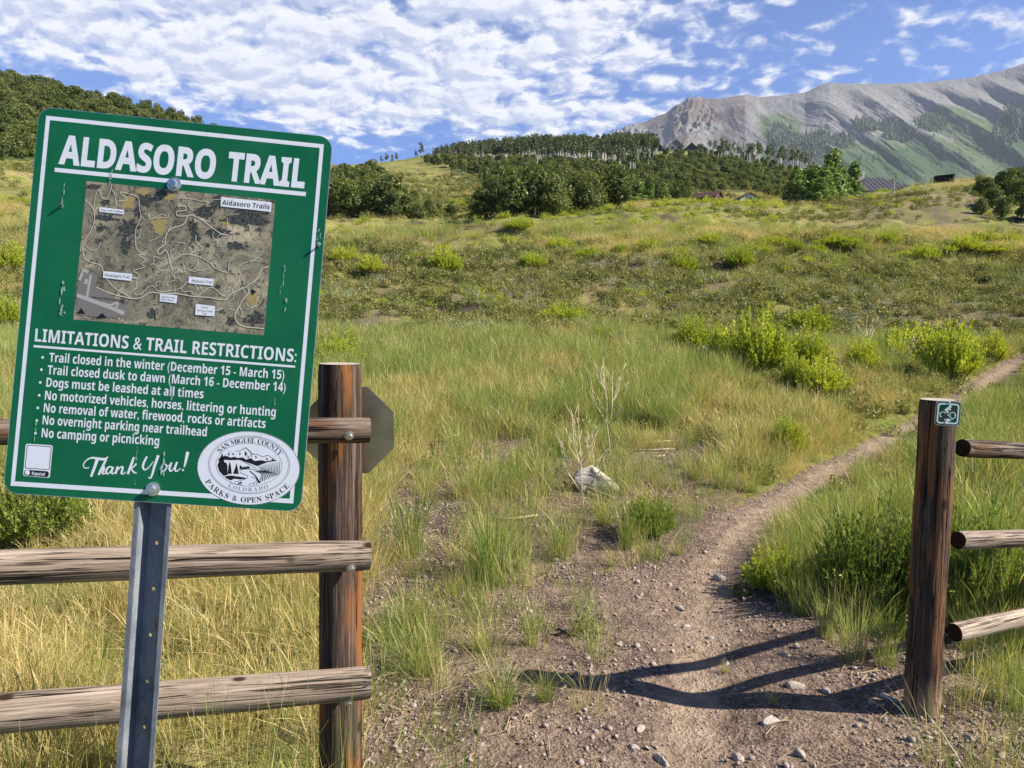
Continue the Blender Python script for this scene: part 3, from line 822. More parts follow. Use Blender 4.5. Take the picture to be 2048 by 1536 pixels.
px, py = project(np.stack([X, Y, Z], -1))
k = (rng.uniform(0, 1, len(X)) < 0.55) & (fbm(X / 4, Y / 4, 58, 2) > 0.50) & (py < 640)
place('bank_brush', X, Y, Z, k, np.clip(Y / 60, 0.4, 0.9), G_BRUSH, zs=0.75)
X, Y, Z = spread(14, 60, 3200, 1.3)
px, py = project(np.stack([X, Y, Z], -1))
k = fbm(X / 3, Y / 3, 57, 2) > 0.58
place('sage_ground_cover', X, Y, Z, k, 1.3, G_SAGE)


# ------------------------------------------------------------------ stones and gravel
def rock(seed, rough=0.35, flat=0.6, sub=2, cuts=7, lo=0.25, hi=0.75):
    bm = bmesh.new(); bmesh.ops.create_icosphere(bm, subdivisions=sub, radius=1.0); r = random.Random(seed)
    V = np.array([v.co[:] for v in bm.verts]); rr = np.random.default_rng(seed)
    for _ in range(cuts):
        d = rr.normal(size=3); d /= np.linalg.norm(d); lim = rr.uniform(lo, hi)
        e = V @ d - lim; V = V - np.where(e > 0, e, 0)[:, None] * d
    V += rr.normal(0, 0.03 * rough, V.shape)
    V *= np.array([1.0, rr.uniform(0.6, 0.95), flat * rr.uniform(0.7, 1.2)])
    Fs = np.array([[v.index for v in f.verts] for f in bm.faces]); bm.free()
    return V, Fs


def mat_stone(name, a, b, sc=6.0):
    m, t = material(name, 0.9, 0.15); tc = t.node('ShaderNodeTexCoord'); oi = t.node('ShaderNodeObjectInfo').outputs['Random']
    P = t.vmath('ADD', tc.outputs['Object'], t.node('ShaderNodeCombineXYZ', {0: t.math('MULTIPLY', oi, 31.0), 1: oi, 2: 0.0}).outputs[0])
    n = t.noise(P, sc, 6, 0.65)
    c = t.ramp(n, [(0.3, a), (0.7, b)])
    c = t.mix(t.smooth(t.noise(P, sc * 2.3, 4, 0.6), 0.58, 0.72), c, tuple(0.55 * q for q in a))
    t.put(t.b.inputs['Base Color'], t.mix(t.math('MULTIPLY', oi, 0.45), c, (0.17, 0.12, 0.095)))
    bump(t, n, 0.6, 0.02)
    return m


M_STONE = mat_stone('trail_stone', (0.22, 0.175, 0.145), (0.52, 0.45, 0.38), 1.2)
M_BOULDER = mat_stone('pale_boulder', (0.36, 0.33, 0.275), (0.60, 0.55, 0.46), 3.0)
G_ROCK = [proto('gravel_stone', *rock(600 + i, 0.3, 0.6, 1), M_STONE) for i in range(7)]
M_PALESTONE = mat_stone('pale_trail_stone', (0.30, 0.27, 0.23), (0.56, 0.51, 0.44), 2.2)
X, Y, Z = spread(1.25, 13, 150000, 1.2, 0.8)
px, py = project(np.stack([X, Y, Z], -1)); B = bareness(X, Y, Z); pdist = seg_dist(PATH_XY, X, Y)
side = np.clip(pdist / 0.6, 0.07, 1.0) * np.clip((fbm(X / 0.6, Y / 0.6, 88, 3) - 0.32) * 3.2, 0.10, 1)
k = (B > 0.4) & (rng.uniform(0, 1, len(X)) < 0.62 * side)
size = 0.0058 + 0.013 * rng.uniform(0, 1, len(X)) ** 2.4 + 0.020 * (rng.uniform(0, 1, len(X)) > 0.975) * rng.uniform(0.3, 1, len(X))
place('gravel', X, Y, Z, k, size, G_ROCK, lo=-0.003, tilt=0.5, zs=1.0)
# dry straws lying about
M_OLDSTRAW = flat_mat('old_trodden_straw', (0.30, 0.235, 0.135), 0.9)
LIT = []
for i in range(4):
    r_ = np.random.default_rng(70 + i); v = []
    for k in range(7):
        a = r_.uniform(0, 6.28); c = r_.normal(0, 0.06, 2); L_ = r_.uniform(0.01, 0.055); d = np.array([math.cos(a), math.sin(a)]); n_ = np.array([-d[1], d[0]]) * 0.0009
        v += [[*(c - d * L_ - n_), 0.004], [*(c + d * L_ - n_), 0.010], [*(c + d * L_ + n_), 0.012], [*(c - d * L_ + n_), 0.006]]
    LIT.append(proto('straw_litter', np.array(v), np.arange(28).reshape(-1, 4), M_OLDSTRAW))
X, Y, Z = spread(1.3, 9, 4200, 1.5)
B = bareness(X, Y, Z); pdist = seg_dist(PATH_XY, X, Y)
k = (B > 0.3) & (rng.uniform(0, 1, len(X)) < np.clip(pdist / 0.9 - 0.25, 0.03, 1))
place('straw_litter', X, Y, Z, k, 1.0, LIT, tilt=0.04)
# gravelly slope: pebbles between the plants of the bank
# ------------------------------------------------------------------ trail sign
SC0 = np.array([-0.69142741, 1.54691535, 1.67889523])
SM = np.array([[0.99624199, 0.01713502, 0.0849016], [-0.02499671, 0.99540646, 0.09241829], [-0.08292801, -0.09419324, 0.99209404]])
EX, EN, EZ = SM[:, 0], SM[:, 1], SM[:, 2]


def S(p):
    """photo pixels to metres across and up the sign face"""
    p = np.atleast_2d(np.asarray(p, float)); d = np.stack(ray(p[:, 0], p[:, 1]), -1)
    t = ((SC0 - EYE) @ EN) / (d @ EN); q = EYE + d * t[:, None] - SC0
    return np.stack([q @ EX, q @ EZ], -1)


def onto(ab, d):
    if 0 < d < 0.006: d = d * 0.28            # printed layers lie almost on the sheet
    ab = np.asarray(ab, float); return SC0 + ab[:, :1] * EX + ab[:, 1:2] * EZ - EN * d


def rounded(c, r, n=7):
    c = np.asarray(c, float); out = []
    for i in range(len(c)):
        p, a, b = c[i], c[i - 1], c[(i + 1) % len(c)]
        ua = (a - p) / np.linalg.norm(a - p); ub = (b - p) / np.linalg.norm(b - p)
        for k in range(n + 1):
            s = k / n; out.append((1 - s) ** 2 * (p + ua * r) + 2 * s * (1 - s) * (p + (ua + ub) * r * 0.12) + s * s * (p + ub * r))
    return np.array(out)


def prism(ab, d0, d1):
    n = len(ab); V = np.concatenate([onto(ab, d0), onto(ab, d1)])
    return V, [tuple(range(n)), tuple(range(2 * n - 1, n - 1, -1))] + [(i, i + n, (i + 1) % n + n, (i + 1) % n) for i in range(n)]


def sheet(polys, d):
    return merge([(onto(np.asarray(p), d), [tuple(range(len(p)))]) for p in polys])


def smooth_line(p, k=6):
    p = np.asarray(p, float); q = np.concatenate([[2 * p[0] - p[1]], p, [2 * p[-1] - p[-2]]]); out = []
    for i in range(1, len(q) - 2):
        for s in np.arange(k) / k:
            a, b, c, d = q[i - 1], q[i], q[i + 1], q[i + 2]
            out.append(0.5 * (2 * b + (c - a) * s + (2 * a - 5 * b + 4 * c - d) * s * s + (3 * b - a - 3 * c + d) * s ** 3))
    return np.array(out + [p[-1]])


def ribbon(p, wd, d, closed=False, smooth=5):
    """a painted stroke on the sign face; p and wd in metres"""
    p = np.asarray(p, float); n0 = len(p); wd = np.broadcast_to(np.asarray(wd, float), (n0,))
    if smooth:
        qd = smooth_line(p, smooth); wd = np.interp(np.linspace(0, n0 - 1, len(qd)), np.arange(n0), wd); p = qd
    t = np.gradient(p, axis=0); t /= np.linalg.norm(t, axis=1, keepdims=True) + 1e-12
    nn = np.stack([-t[:, 1], t[:, 0]], -1) * wd[:, None] / 2
    V = onto(np.concatenate([p + nn, p - nn]), d); n = len(p)
    return V, [(i, i + 1, n + i + 1, n + i) for i in range(n - 1)]


_font = {}


def styled(body, style):
    """bold sans or bold serif letter forms"""
    if style is None: return body
    up, lo = {'sans': (0x1D5D4, 0x1D5EE), 'serif': (0x1D400, 0x1D41A), 'light': (0x1D5A0, 0x1D5BA)}[style]; dg = {'sans': 0x1D7EC, 'serif': 0x1D7CE, 'light': 0x1D7E2}[style]
    return ''.join(chr(up + ord(c) - 65) if 'A' <= c <= 'Z' else chr(lo + ord(c) - 97) if 'a' <= c <= 'z' else chr(dg + ord(c) - 48) if '0' <= c <= '9' else c for c in body)


def letters(body, off, style=None):
    body = styled(body, style)
    if (body, off) not in _font:
        cu = bpy.data.curves.new('lettering', 'FONT'); cu.body = body; cu.offset = off; cu.resolution_u = 4
        ob = bpy.data.objects.new('lettering', cu); me = bpy.data.meshes.new_from_object(ob)
        V = np.array([v.co[:2] for v in me.vertices]); F = [tuple(p.vertices) for p in me.polygons]
        bpy.data.objects.remove(ob); bpy.data.meshes.remove(me); _font[(body, off)] = (V, F)
    return _font[(body, off)]


CAPS = {k: float(letters('H', 0.0, k)[0][:, 1].max()) for k in (None, 'sans', 'serif', 'light')}


def text_on(body, p0, p1, cap, d, off=0.02, conv=None, style='sans'):
    conv = conv or (lambda q: q)
    V, F = letters(body, off, style); V = V.copy(); CAPH = CAPS[style]
    A, B = S(conv(np.array([p0, p1], float))); px = np.linalg.norm(conv(np.array([p1], float)) - conv(np.array([p0], float)))
    ex = B - A; wd = np.linalg.norm(ex); ex = ex / wd; ey = np.array([-ex[1], ex[0]]); hgt = cap * wd / np.hypot(*(np.array(p1, float) - np.array(p0, float)))
    x = (V[:, 0] - V[:, 0].min()) / np.ptp(V[:, 0]) * wd; y = (V[:, 1] + off) / (CAPH + 2 * off) * hgt
    return onto(A + x[:, None] * ex + y[:, None] * ey, d), F


def mat_sign_green():
    m, t = material('green_sign_face', 0.5, 0.2); tc = t.node('ShaderNodeTexCoord'); P = tc.outputs['Object']
    n = t.noise(P, 9.0, 5, 0.6); f = t.noise(t.scale(P, (260, 260, 18)), 1.0, 3, 0.6)
    dust = t.smooth(t.noise(t.scale(P, (2.2, 2.2, 1.2)), 1.0, 5, 0.65, 0.5), 0.46, 0.75)
    c = t.mix(t.smooth(n, 0.3, 0.75), (0.0030, 0.112, 0.047), (0.006, 0.140, 0.060))
    c = t.mix(t.math('MULTIPLY', dust, 0.16), c, (0.11, 0.20, 0.14))
    c = t.mix(t.math('MULTIPLY', t.smooth(f, 0.70, 0.80), 0.35), c, (0.16, 0.28, 0.22))
    t.put(t.b.inputs['Base Color'], c); t.put(t.b.inputs['Roughness'], t.smooth(n, 0.3, 0.7, 0.45, 0.62))
    return m


def mat_sign_white():
    m, t = material('white_sign_print', 0.5, 0.3); tc = t.node('ShaderNodeTexCoord'); n = t.noise(tc.outputs['Object'], 60.0, 4, 0.6)
    t.put(t.b.inputs['Base Color'], t.mix(t.smooth(n, 0.55, 0.75), (0.74, 0.75, 0.80), (0.62, 0.64, 0.68)))
    return m


def mat_steel(name, col, rough=0.4, rust=0.0, metal=0.9):
    m, t = material(name, rough, 0.5); tc = t.node('ShaderNodeTexCoord'); P = tc.outputs['Object']
    n = t.noise(P, 22.0, 6, 0.65); n2 = t.noise(t.scale(P, (30, 30, 5)), 1.0, 5, 0.65)
    c = t.mix(t.smooth(n, 0.35, 0.7), tuple(0.8 * q for q in col), col)
    if rust: c = t.mix(t.math('MULTIPLY', t.smooth(n2, 0.60, 0.70), rust), c, (0.16, 0.075, 0.035))
    t.put(t.b.inputs['Base Color'], c); t.b.inputs['Metallic'].default_value = metal
    t.put(t.b.inputs['Roughness'], t.smooth(n, 0.3, 0.7, rough * 0.8, rough * 1.3))
    return m


def mat_map():
    m, t = material('aerial_map_print', 0.55, 0.3); tc = t.node('ShaderNodeTexCoord'); P = tc.outputs['Object']
    n1 = t.noise(P, 16.0, 6, 0.66, 0.8); n2 = t.noise(P, 70.0, 6, 0.74, 0.6); n3 = t.noise(P, 240.0, 3, 0.7)
    c = t.ramp(n1, [(0.30, (0.095, 0.085, 0.060)), (0.44, (0.195, 0.172, 0.120)), (0.56, (0.31, 0.27, 0.18)), (0.70, (0.60, 0.50, 0.32))])
    c = t.mix(t.smooth(n2, 0.53, 0.62), c, (0.045, 0.043, 0.036))
    c = t.mix(t.math('MULTIPLY', t.smooth(n3, 0.55, 0.66), 0.6), c, (0.30, 0.27, 0.21))
    c = t.mix(t.math('MULTIPLY', t.smooth(n3, 0.45, 0.36), 0.6), c, (0.045, 0.042, 0.035))
    t.put(t.b.inputs['Base Color'], c)
    return m


def mat_map_wood():
    m, t = material('map_dark_wood_print', 0.55, 0.3); tc = t.node('ShaderNodeTexCoord')
    n3 = t.noise(tc.outputs['Object'], 260.0, 3, 0.7)
    t.put(t.b.inputs['Base Color'], t.ramp(n3, [(0.4, (0.022, 0.022, 0.022)), (0.6, (0.10, 0.10, 0.085))]))
    return m


M_GREEN = mat_sign_green(); M_WHITE = mat_sign_white(); M_MAP = mat_map(); M_MAPW = mat_map_wood()
M_BLACK = flat_mat('black_print', (0.012, 0.012, 0.014), 0.5); M_GREYP = flat_mat('grey_print', (0.16, 0.16, 0.17), 0.5)
M_ROADP = flat_mat('pale_road_print', (0.62, 0.56, 0.44), 0.55); M_TANP = flat_mat('tan_field_print', (0.36, 0.27, 0.11), 0.55)
M_APRON = flat_mat('grey_apron_print', (0.20, 0.18, 0.165), 0.55); M_RUNWAY = flat_mat('light_runway_print', (0.42, 0.40, 0.38), 0.55)
M_ALUEDGE = mat_steel('bare_aluminium', (0.72, 0.72, 0.70), 0.35)
M_ZINC = mat_steel('zinc_bolt', (0.66, 0.66, 0.64), 0.28)
M_SCRATCH = flat_mat('pale_scratch', (0.36, 0.48, 0.40), 0.6)

foot = SC0 + EX * 0 ; _ab = S([(268, 1536), (307, 978), (349, 369)])
_pd = (_ab[0] - _ab[2]) / np.linalg.norm(_ab[0] - _ab[2])          # direction of the post down the face
_L = np.linalg.norm(_ab[0] - _ab[2]) + 0.78
base = onto((_ab[2] + _pd * _L)[None], -0.02)[0]; base[2] = float(ground(base[0], base[1]))
sign = empty('trail_sign', base, 'large green trail sign with aerial map and white rules, tilted on a steel post', 'sign')
PANEL_PX = [(79, 213), (666, 274), (601.5, 1024), (6, 986)]
pc = S(PANEL_PX); outline = rounded(pc, 0.026)[::-1]
V, F = prism(outline, 0.0, -0.0022)
panel = part('panel', V, F, M_ALUEDGE, sign)
inner = outline + (outline.mean(0) - outline) / np.linalg.norm(outline.mean(0) - outline, axis=1, keepdims=True) * 0.0012
part('green_face', *sheet([inner], 0.0005), M_GREEN, panel)
# white border stripe
bo = S([(92.5, 231.5), (647.8, 288.8), (586.5, 1007), (21.2, 971.4)]); bi = S([(100, 240.2), (639.5, 296), (579.5, 997.5), (30, 962.7)])
part('border_stripe', onto(np.concatenate([bo, bi]), 0.0010), [(i, (i + 1) % 4, 4 + (i + 1) % 4, 4 + i) for i in range(4)][::1], M_WHITE, panel)


def bar(p0, p1, th, d): return ribbon(S([p0, p1]), th, d, smooth=0)


PXM = np.linalg.norm(np.diff(S([(300, 600), (400, 600)]), axis=0)) / 100.0         # metres on the face per photo pixel
part('title', *merge([text_on('ALDASORO', (116.5, 327.9), (428.5, 359.2), 58.5, 0.0010, 0.022), text_on('TRAIL', (452.5, 361.6), (608.3, 377.2), 58.5, 0.0010, 0.022),
                      bar((109.4, 339.5), (611.8, 388.3), 8.3 * PXM, 0.0010)]), M_WHITE, panel)
part('heading', *merge([text_on('LIMITATIONS & TRAIL RESTRICTIONS:', (69.4, 682.6), (592.3, 724.2), 25.5, 0.0010, 0.002), bar((67.3, 692.2), (590.3, 733.4), 4.4 * PXM, 0.0010)]), M_WHITE, panel)
Z2 = lambda q: np.asarray(q, float) / 2.9257 + np.array([0, 620.0])
RULES = [('Trail closed in the winter (December 15 - March 15)', (98.1, 723.4), (568.0, 758.6), (250, 277)), ('Trail closed dusk to dawn (March 16 - December 14)', (94.7, 748.4), (570.8, 783.2), (243, 349)),
         ('Dogs must be leashed at all times', (92.3, 773.3), (406.7, 796.9), (236, 424)), ('No motorized vehicles, horses, littering or hunting', (89.5, 799.3), (551, 833.0), (230, 499)),
         ('No removal of water, firewood, rocks or artifacts', (87.2, 824.2), (530.8, 856.3), (222, 573)), ('No overnight parking near trailhead', (84.8, 848.5), (413.2, 872.8), (216, 647)),
         ('No camping or picnicking', (83.0, 874.4), (317.9, 891.0), (208, 721))]
pr = []
for body, p0, p1, bl in RULES:
    pr.append(text_on(body, p0, p1, 18.0, 0.0010, 0.002))
    c = S(Z2([bl]))[0]; pr.append(sheet([np.array([c + 2.7 * PXM * np.array([math.cos(a), math.sin(a)]) for a in np.linspace(0, 2 * PI, 13)[:-1]])], 0.0010))
part('rules_lettering', *merge(pr), M_WHITE, panel)
# handwritten thanks
Z3 = lambda q: np.asarray(q, float) / 5.12 + np.array([20, 800.0])
TH = [([(1003, 580), (985, 600), (950, 606), (900, 600), (840, 592), (790, 612), (757, 650), (755, 683), (778, 698), (812, 690)], [10, 20, 28, 26, 18, 12, 11, 11, 11, 9]),
      ([(893, 612), (866, 690), (830, 785)], [34, 28, 24]), ([(985, 610), (945, 690), (908, 768)], [22, 24, 22]), ([(910, 745), (938, 696), (962, 684), (960, 715), (948, 748), (962, 757), (985, 742)], [10, 14, 20, 22, 20, 12, 8]),
      ([(1052, 688), (1018, 684), (990, 712), (985, 745), (1005, 754), (1035, 725), (1052, 690)], [12, 16, 20, 20, 14, 10, 12]), ([(1056, 684), (1040, 738), (1052, 756), (1080, 735)], [22, 22, 12, 8]),
      ([(1106, 680), (1080, 756)], [22, 22]), ([(1085, 735), (1130, 690), (1156, 688), (1148, 725), (1142, 748), (1158, 757), (1190, 735)], [8, 14, 20, 22, 20, 12, 8]),
      ([(1272, 586), (1232, 690), (1206, 760)], [26, 26, 22]), ([(1222, 715), (1270, 680), (1296, 650)], [8, 14, 16]), ([(1240, 702), (1268, 738), (1300, 750)], [14, 20, 8]),
      ([(1404, 578), (1372, 640), (1362, 690), (1382, 714), (1422, 690), (1468, 630)], [18, 24, 22, 14, 10, 8]), ([(1520, 566), (1480, 680), (1456, 765), (1438, 800), (1415, 790)], [28, 26, 20, 14, 8]),
      ([(1590, 652), (1562, 662), (1545, 700), (1558, 728), (1588, 718), (1606, 682), (1592, 655)], [10, 16, 20, 18, 14, 16, 12]), ([(1600, 668), (1625, 672), (1645, 655)], [8, 8, 8]),
      ([(1655, 640), (1634, 700), (1645, 728), (1672, 708), (1700, 650)], [20, 22, 16, 10, 10]), ([(1712, 634), (1690, 700), (1704, 730), (1748, 700)], [20, 22, 14, 8]),
      ([(1822, 530), (1797, 640), (1783, 690)], [34, 24, 10]), ([(1774, 708), (1770, 726)], [20, 18])]
part('thanks_lettering', *merge([ribbon(S(Z3(p)), np.array(wd) / 5.12 * PXM, 0.0010 + 0.00003 * i) for i, (p, wd) in enumerate(TH)]), M_WHITE, panel)
# sticker without its square code
st = rounded(S(Z3([(163, 446), (440, 464), (408, 798), (134, 776)])), 0.004, 4)
stk = part('sticker', *sheet([st], 0.0010), M_WHITE, panel)
fo = rounded(S(Z3([(177, 458), (428, 476), (405, 717), (152, 698)])), 0.003, 4); fi = fo + (fo.mean(0) - fo) * 0.045; n = len(fo)
part('sticker_outline', onto(np.concatenate([fo, fi]), 0.0014), [(i, (i + 1) % n, n + (i + 1) % n, n + i) for i in range(n)], M_BLACK, panel)
part('language_label', *sheet([rounded(S(Z3([(150, 712), (401, 731), (397, 791), (143, 771)])), 0.0045, 4)], 0.0014), M_BLACK, panel)
gc = S(Z3([(180, 742)]))[0]
part('language_lettering', *merge([text_on('Español', (225, 765), (358, 776), 31, 0.0018, 0.01, Z3), sheet([np.array([gc + 5.0 * PXM * np.array([math.cos(a), math.sin(a)]) for a in np.linspace(0, 2 * PI, 13)[:-1]])], 0.0018)]), M_WHITE, panel)

# the aerial map
ZM = lambda q: np.asarray(q, float) / 4.654 + np.array([150, 350.0])


def multi(name, items, parent):
    V, F = merge([i[0] for i in items]); mats = []; M = []
    for (v, f), m in items:
        if m not in mats: mats.append(m)
        M += [mats.index(m)] * len(f)
    o = part(name, V, F, mats[0], parent)
    for m in mats[1:]: o.data.materials.append(m)
    o.data.polygons.foreach_set('material_index', np.array(M, np.int32)); return o


wig = np.random.default_rng(5)


def blotch(cx, cy, rx, ry, n=26):
    a = np.linspace(0, 2 * PI, n + 1)[:-1]; r_ = 1 + 0.22 * wig.normal(size=n)
    return S(ZM(np.stack([cx + rx * np.cos(a) * r_, cy + ry * np.sin(a) * r_], -1)))


MAPP = [(sheet([S([(173.3, 362.2), (551, 400.5), (528, 670.5), (147, 639)])], 0.0009), M_MAP)]
MAPP.append((merge([sheet([blotch(*b)], 0.00115 + 0.00004 * i) for i, b in enumerate([(490, 250, 70, 60), (790, 470, 75, 95), (640, 150, 70, 30), (880, 200, 60, 40), (1660, 1150, 55, 80), (1400, 430, 60, 35)])]), M_TANP))
MAPP.append((merge([sheet([blotch(*b)], 0.0014 + 0.00004 * i) for i, b in enumerate([(660, 235, 75, 62), (500, 490, 85, 80), (280, 395, 85, 32), (280, 255, 45, 28), (590, 340, 38, 55), (1200, 350, 95, 60), (1330, 250, 60, 70), (1560, 420, 220, 55),
      (1330, 540, 110, 40), (1650, 350, 130, 60), (170, 110, 60, 25), (250, 495, 50, 20), (470, 660, 45, 70), (1100, 480, 40, 70), (730, 1290, 45, 60), (1680, 1330, 75, 60), (1500, 660, 90, 40), (800, 170, 50, 40), (1130, 580, 35, 40), (1450, 1360, 40, 40)])]), M_MAPW))
MAPP.append((sheet([S(ZM([(55, 875), (218, 930), (190, 1045), (330, 1110), (500, 1250), (495, 1320), (300, 1330), (12, 1300), (20, 1095)]))], 0.0023), M_APRON))
MAPP.append((merge([ribbon(S(ZM([(18, 1118), (200, 1185), (460, 1285)])), 34 / 4.654 * PXM, 0.0025), ribbon(S(ZM([(150, 930), (110, 1150)])), 22 / 4.654 * PXM, 0.0026, smooth=0), ribbon(S(ZM([(250, 1190), (330, 1210), (400, 1190), (380, 1250)])), 20 / 4.654 * PXM, 0.0027),
      sheet([S(ZM([(75, 870), (135, 890), (120, 915), (62, 900)])), S(ZM([(60, 905), (85, 912), (55, 985), (32, 978)])), S(ZM([(95, 965), (125, 972), (115, 1020), (85, 1012)])), S(ZM([(400, 1255), (460, 1280), (448, 1305), (392, 1282)]))], 0.0028)]), M_RUNWAY))
MAPP.append((sheet([S(ZM([(60, 1238), (98, 1295), (15, 1290)])), S(ZM([(255, 1285), (300, 1330), (200, 1330)])), S(ZM([(1640, 1060), (1690, 1085), (1650, 1120)]))], 0.0029), M_BLACK))
ROADS = [([(100, 235), (150, 280), (180, 330), (185, 380), (180, 440), (150, 520), (100, 600), (75, 680), (90, 760), (130, 805), (240, 840), (265, 900), (300, 970), (370, 1050), (470, 1110), (525, 1145)], 10),
         ([(180, 300), (185, 230), (220, 130), (250, 200), (290, 225), (320, 180), (340, 110), (345, 90)], 9), ([(345, 130), (375, 190), (385, 280), (400, 240), (470, 240), (482, 215), (440, 185), (430, 160), (520, 180), (590, 215), (605, 320), (615, 400), (570, 500), (565, 600), (580, 690), (650, 740), (592, 740), (665, 792), (620, 828), (650, 858), (545, 890), (600, 930), (570, 1000), (582, 1040), (550, 1080), (570, 1115), (620, 1105), (690, 1035), (740, 1038)], 9),
         ([(200, 1040), (300, 1090), (420, 1125), (540, 1150), (620, 1140), (700, 1095), (790, 1100), (950, 1105), (1100, 1130), (1250, 1140), (1400, 1160), (1450, 1110), (1610, 1030), (1700, 960), (1740, 880), (1800, 850)], 13),
         ([(740, 1040), (780, 1080), (870, 1080), (990, 1050), (1050, 990)], 9), ([(990, 1050), (1010, 1085), (1080, 1080), (1100, 1105), (1150, 1120), (1200, 1080), (1270, 1045), (1330, 1080), (1360, 1110), (1410, 1130)], 9),
         ([(990, 262), (960, 290), (1030, 290), (1030, 330), (950, 340), (960, 380), (1050, 380), (1100, 375), (1200, 430), (1290, 500), (1370, 550), (1430, 555)], 12),
         ([(1050, 380), (1010, 460), (900, 500), (850, 560), (840, 640), (770, 700), (790, 740), (840, 700), (870, 740), (890, 830), (915, 890)], 13),
         ([(880, 790), (950, 770), (1010, 740), (1080, 740), (1180, 770), (1250, 810), (1300, 860), (1360, 890), (1430, 910)], 9), ([(1080, 740), (1110, 715), (1190, 685), (1130, 620), (1130, 560)], 10), ([(1150, 775), (1130, 860), (1050, 895)], 9),
         ([(1610, 1045), (1620, 1090), (1560, 1170), (1520, 1250), (1490, 1300), (1510, 1370), (1580, 1410), (1760, 1430)], 13), ([(1540, 1230), (1560, 1290), (1545, 1320), (1578, 1320)], 9),
         ([(690, 620), (760, 590), (800, 570)], 8), ([(90, 640), (150, 695), (210, 690), (240, 620)], 7), ([(970, 215), (1080, 220), (1200, 250)], 8), ([(1430, 900), (1440, 820), (1480, 770)], 8), ([(1600, 1255), (1720, 1200), (1760, 1110)], 8), ([(760, 1040), (760, 1000), (800, 985)], 10), ([(1010, 720), (1030, 640), (960, 630)], 7), ([(1420, 400), (1420, 500)], 9)]
for k in range(34):
    x0_, y0_ = wig.uniform(620, 1720), wig.uniform(200, 1250); a_ = wig.uniform(0, 6.28); p_ = [(x0_, y0_)]
    for j in range(int(wig.integers(3, 7))):
        a_ += wig.normal(0, 0.8); p_.append((float(np.clip(p_[-1][0] + 38 * math.cos(a_), 120, 1750)), float(np.clip(p_[-1][1] + 38 * math.sin(a_), 230, 1380))))
    ROADS.append((p_, 7))
MAPP.append((merge([ribbon(S(ZM(p)), 0.62 * wd / 4.654 * PXM, 0.0031 + 0.000018 * i, smooth=4) for i, (p, wd) in enumerate(ROADS)]), M_ROADP))
LAB = [[(1362, 205), (1832, 255), (1826, 345), (1357, 292)], [(268, 895), (535, 922), (527, 987), (262, 957)], [(1062, 945), (1293, 968), (1287, 1032), (1057, 1007)], [(233, 300), (462, 325), (458, 368), (228, 343)], [(795, 1105), (955, 1122), (948, 1195), (790, 1175)], [(1127, 1200), (1307, 1222), (1300, 1315), (1120, 1302)]]
for l in LAB: part('map_label', *sheet([S(ZM(l))], 0.0042), M_WHITE, panel)
MAPP.append((merge([ribbon(S(ZM([(535, 955), (590, 960)])), 5 / 4.654 * PXM, 0.0042, smooth=0), ribbon(S(ZM([(1300, 1265), (1375, 1245)])), 5 / 4.654 * PXM, 0.0042, smooth=0)]), M_WHITE))
multi('map', MAPP, panel)
T_ = [('Aldasoro Trails', (1372, 277), (1812, 320), 44, -0.006), ("Penelope's Trail", (280, 944), (508, 966), 27, -0.004), ('Aldasoro Trail', (1085, 996), (1275, 1012), 25, -0.004), ('Deep Creek Trailhead', (245, 334), (448, 354), 19, -0.008), ('Aldasoro Post', (805, 1140), (935, 1152), 17, -0.008), ('Office Boxes', (802, 1165), (920, 1175), 17, -0.008),
      ('Future', (1180, 1238), (1240, 1244), 18, -0.008), ('Remine Creek', (1140, 1268), (1282, 1280), 18, -0.008), ('Trail', (1182, 1298), (1225, 1302), 18, -0.008)]
part('map_lettering', *merge([text_on(b, p0, p1, c, 0.0046, o, ZM, 'sans' if c > 40 else 'light') for b, p0, p1, c, o in T_] + [text_on('Telluride Regional Airport', (152, 1145), (460, 1180), 19, 0.0032, 0.0, ZM, 'light')]), M_BLACK, panel)

# county emblem
LZ = lambda q: np.asarray(q, float) / 8.533 + np.array([380, 850.0])
LS = lambda q: S(LZ(q))
lc = LS([(998, 735)])[0]; lu = LS([(1868, 745), (128, 690)]); lu = (lu[0] - lu[1]); lu = lu / np.linalg.norm(lu); lv = np.array([-lu[1], lu[0]]); Q = PXM / 8.533


def oval(a, b, c=(0, 0), n=72): return np.array([lc + lu * (c[0] + a * math.cos(s)) * Q + lv * (c[1] + b * math.sin(s)) * Q for s in np.linspace(0, 2 * PI, n + 1)])


EMB = [(sheet([oval(872, 622)[:-1]], 0.0014), M_WHITE)]
EMB.append((merge([ribbon(oval(690, 488, (8, 55)), 7 * Q, 0.0017, smooth=0), ribbon(oval(668, 470, (8, 55)), 5 * Q, 0.0017, smooth=0), ribbon(oval(560, 360, (8, 55)), 6 * Q, 0.0017, smooth=0), ribbon(oval(866, 616), 7 * Q, 0.0017, smooth=0)]), M_GREYP))


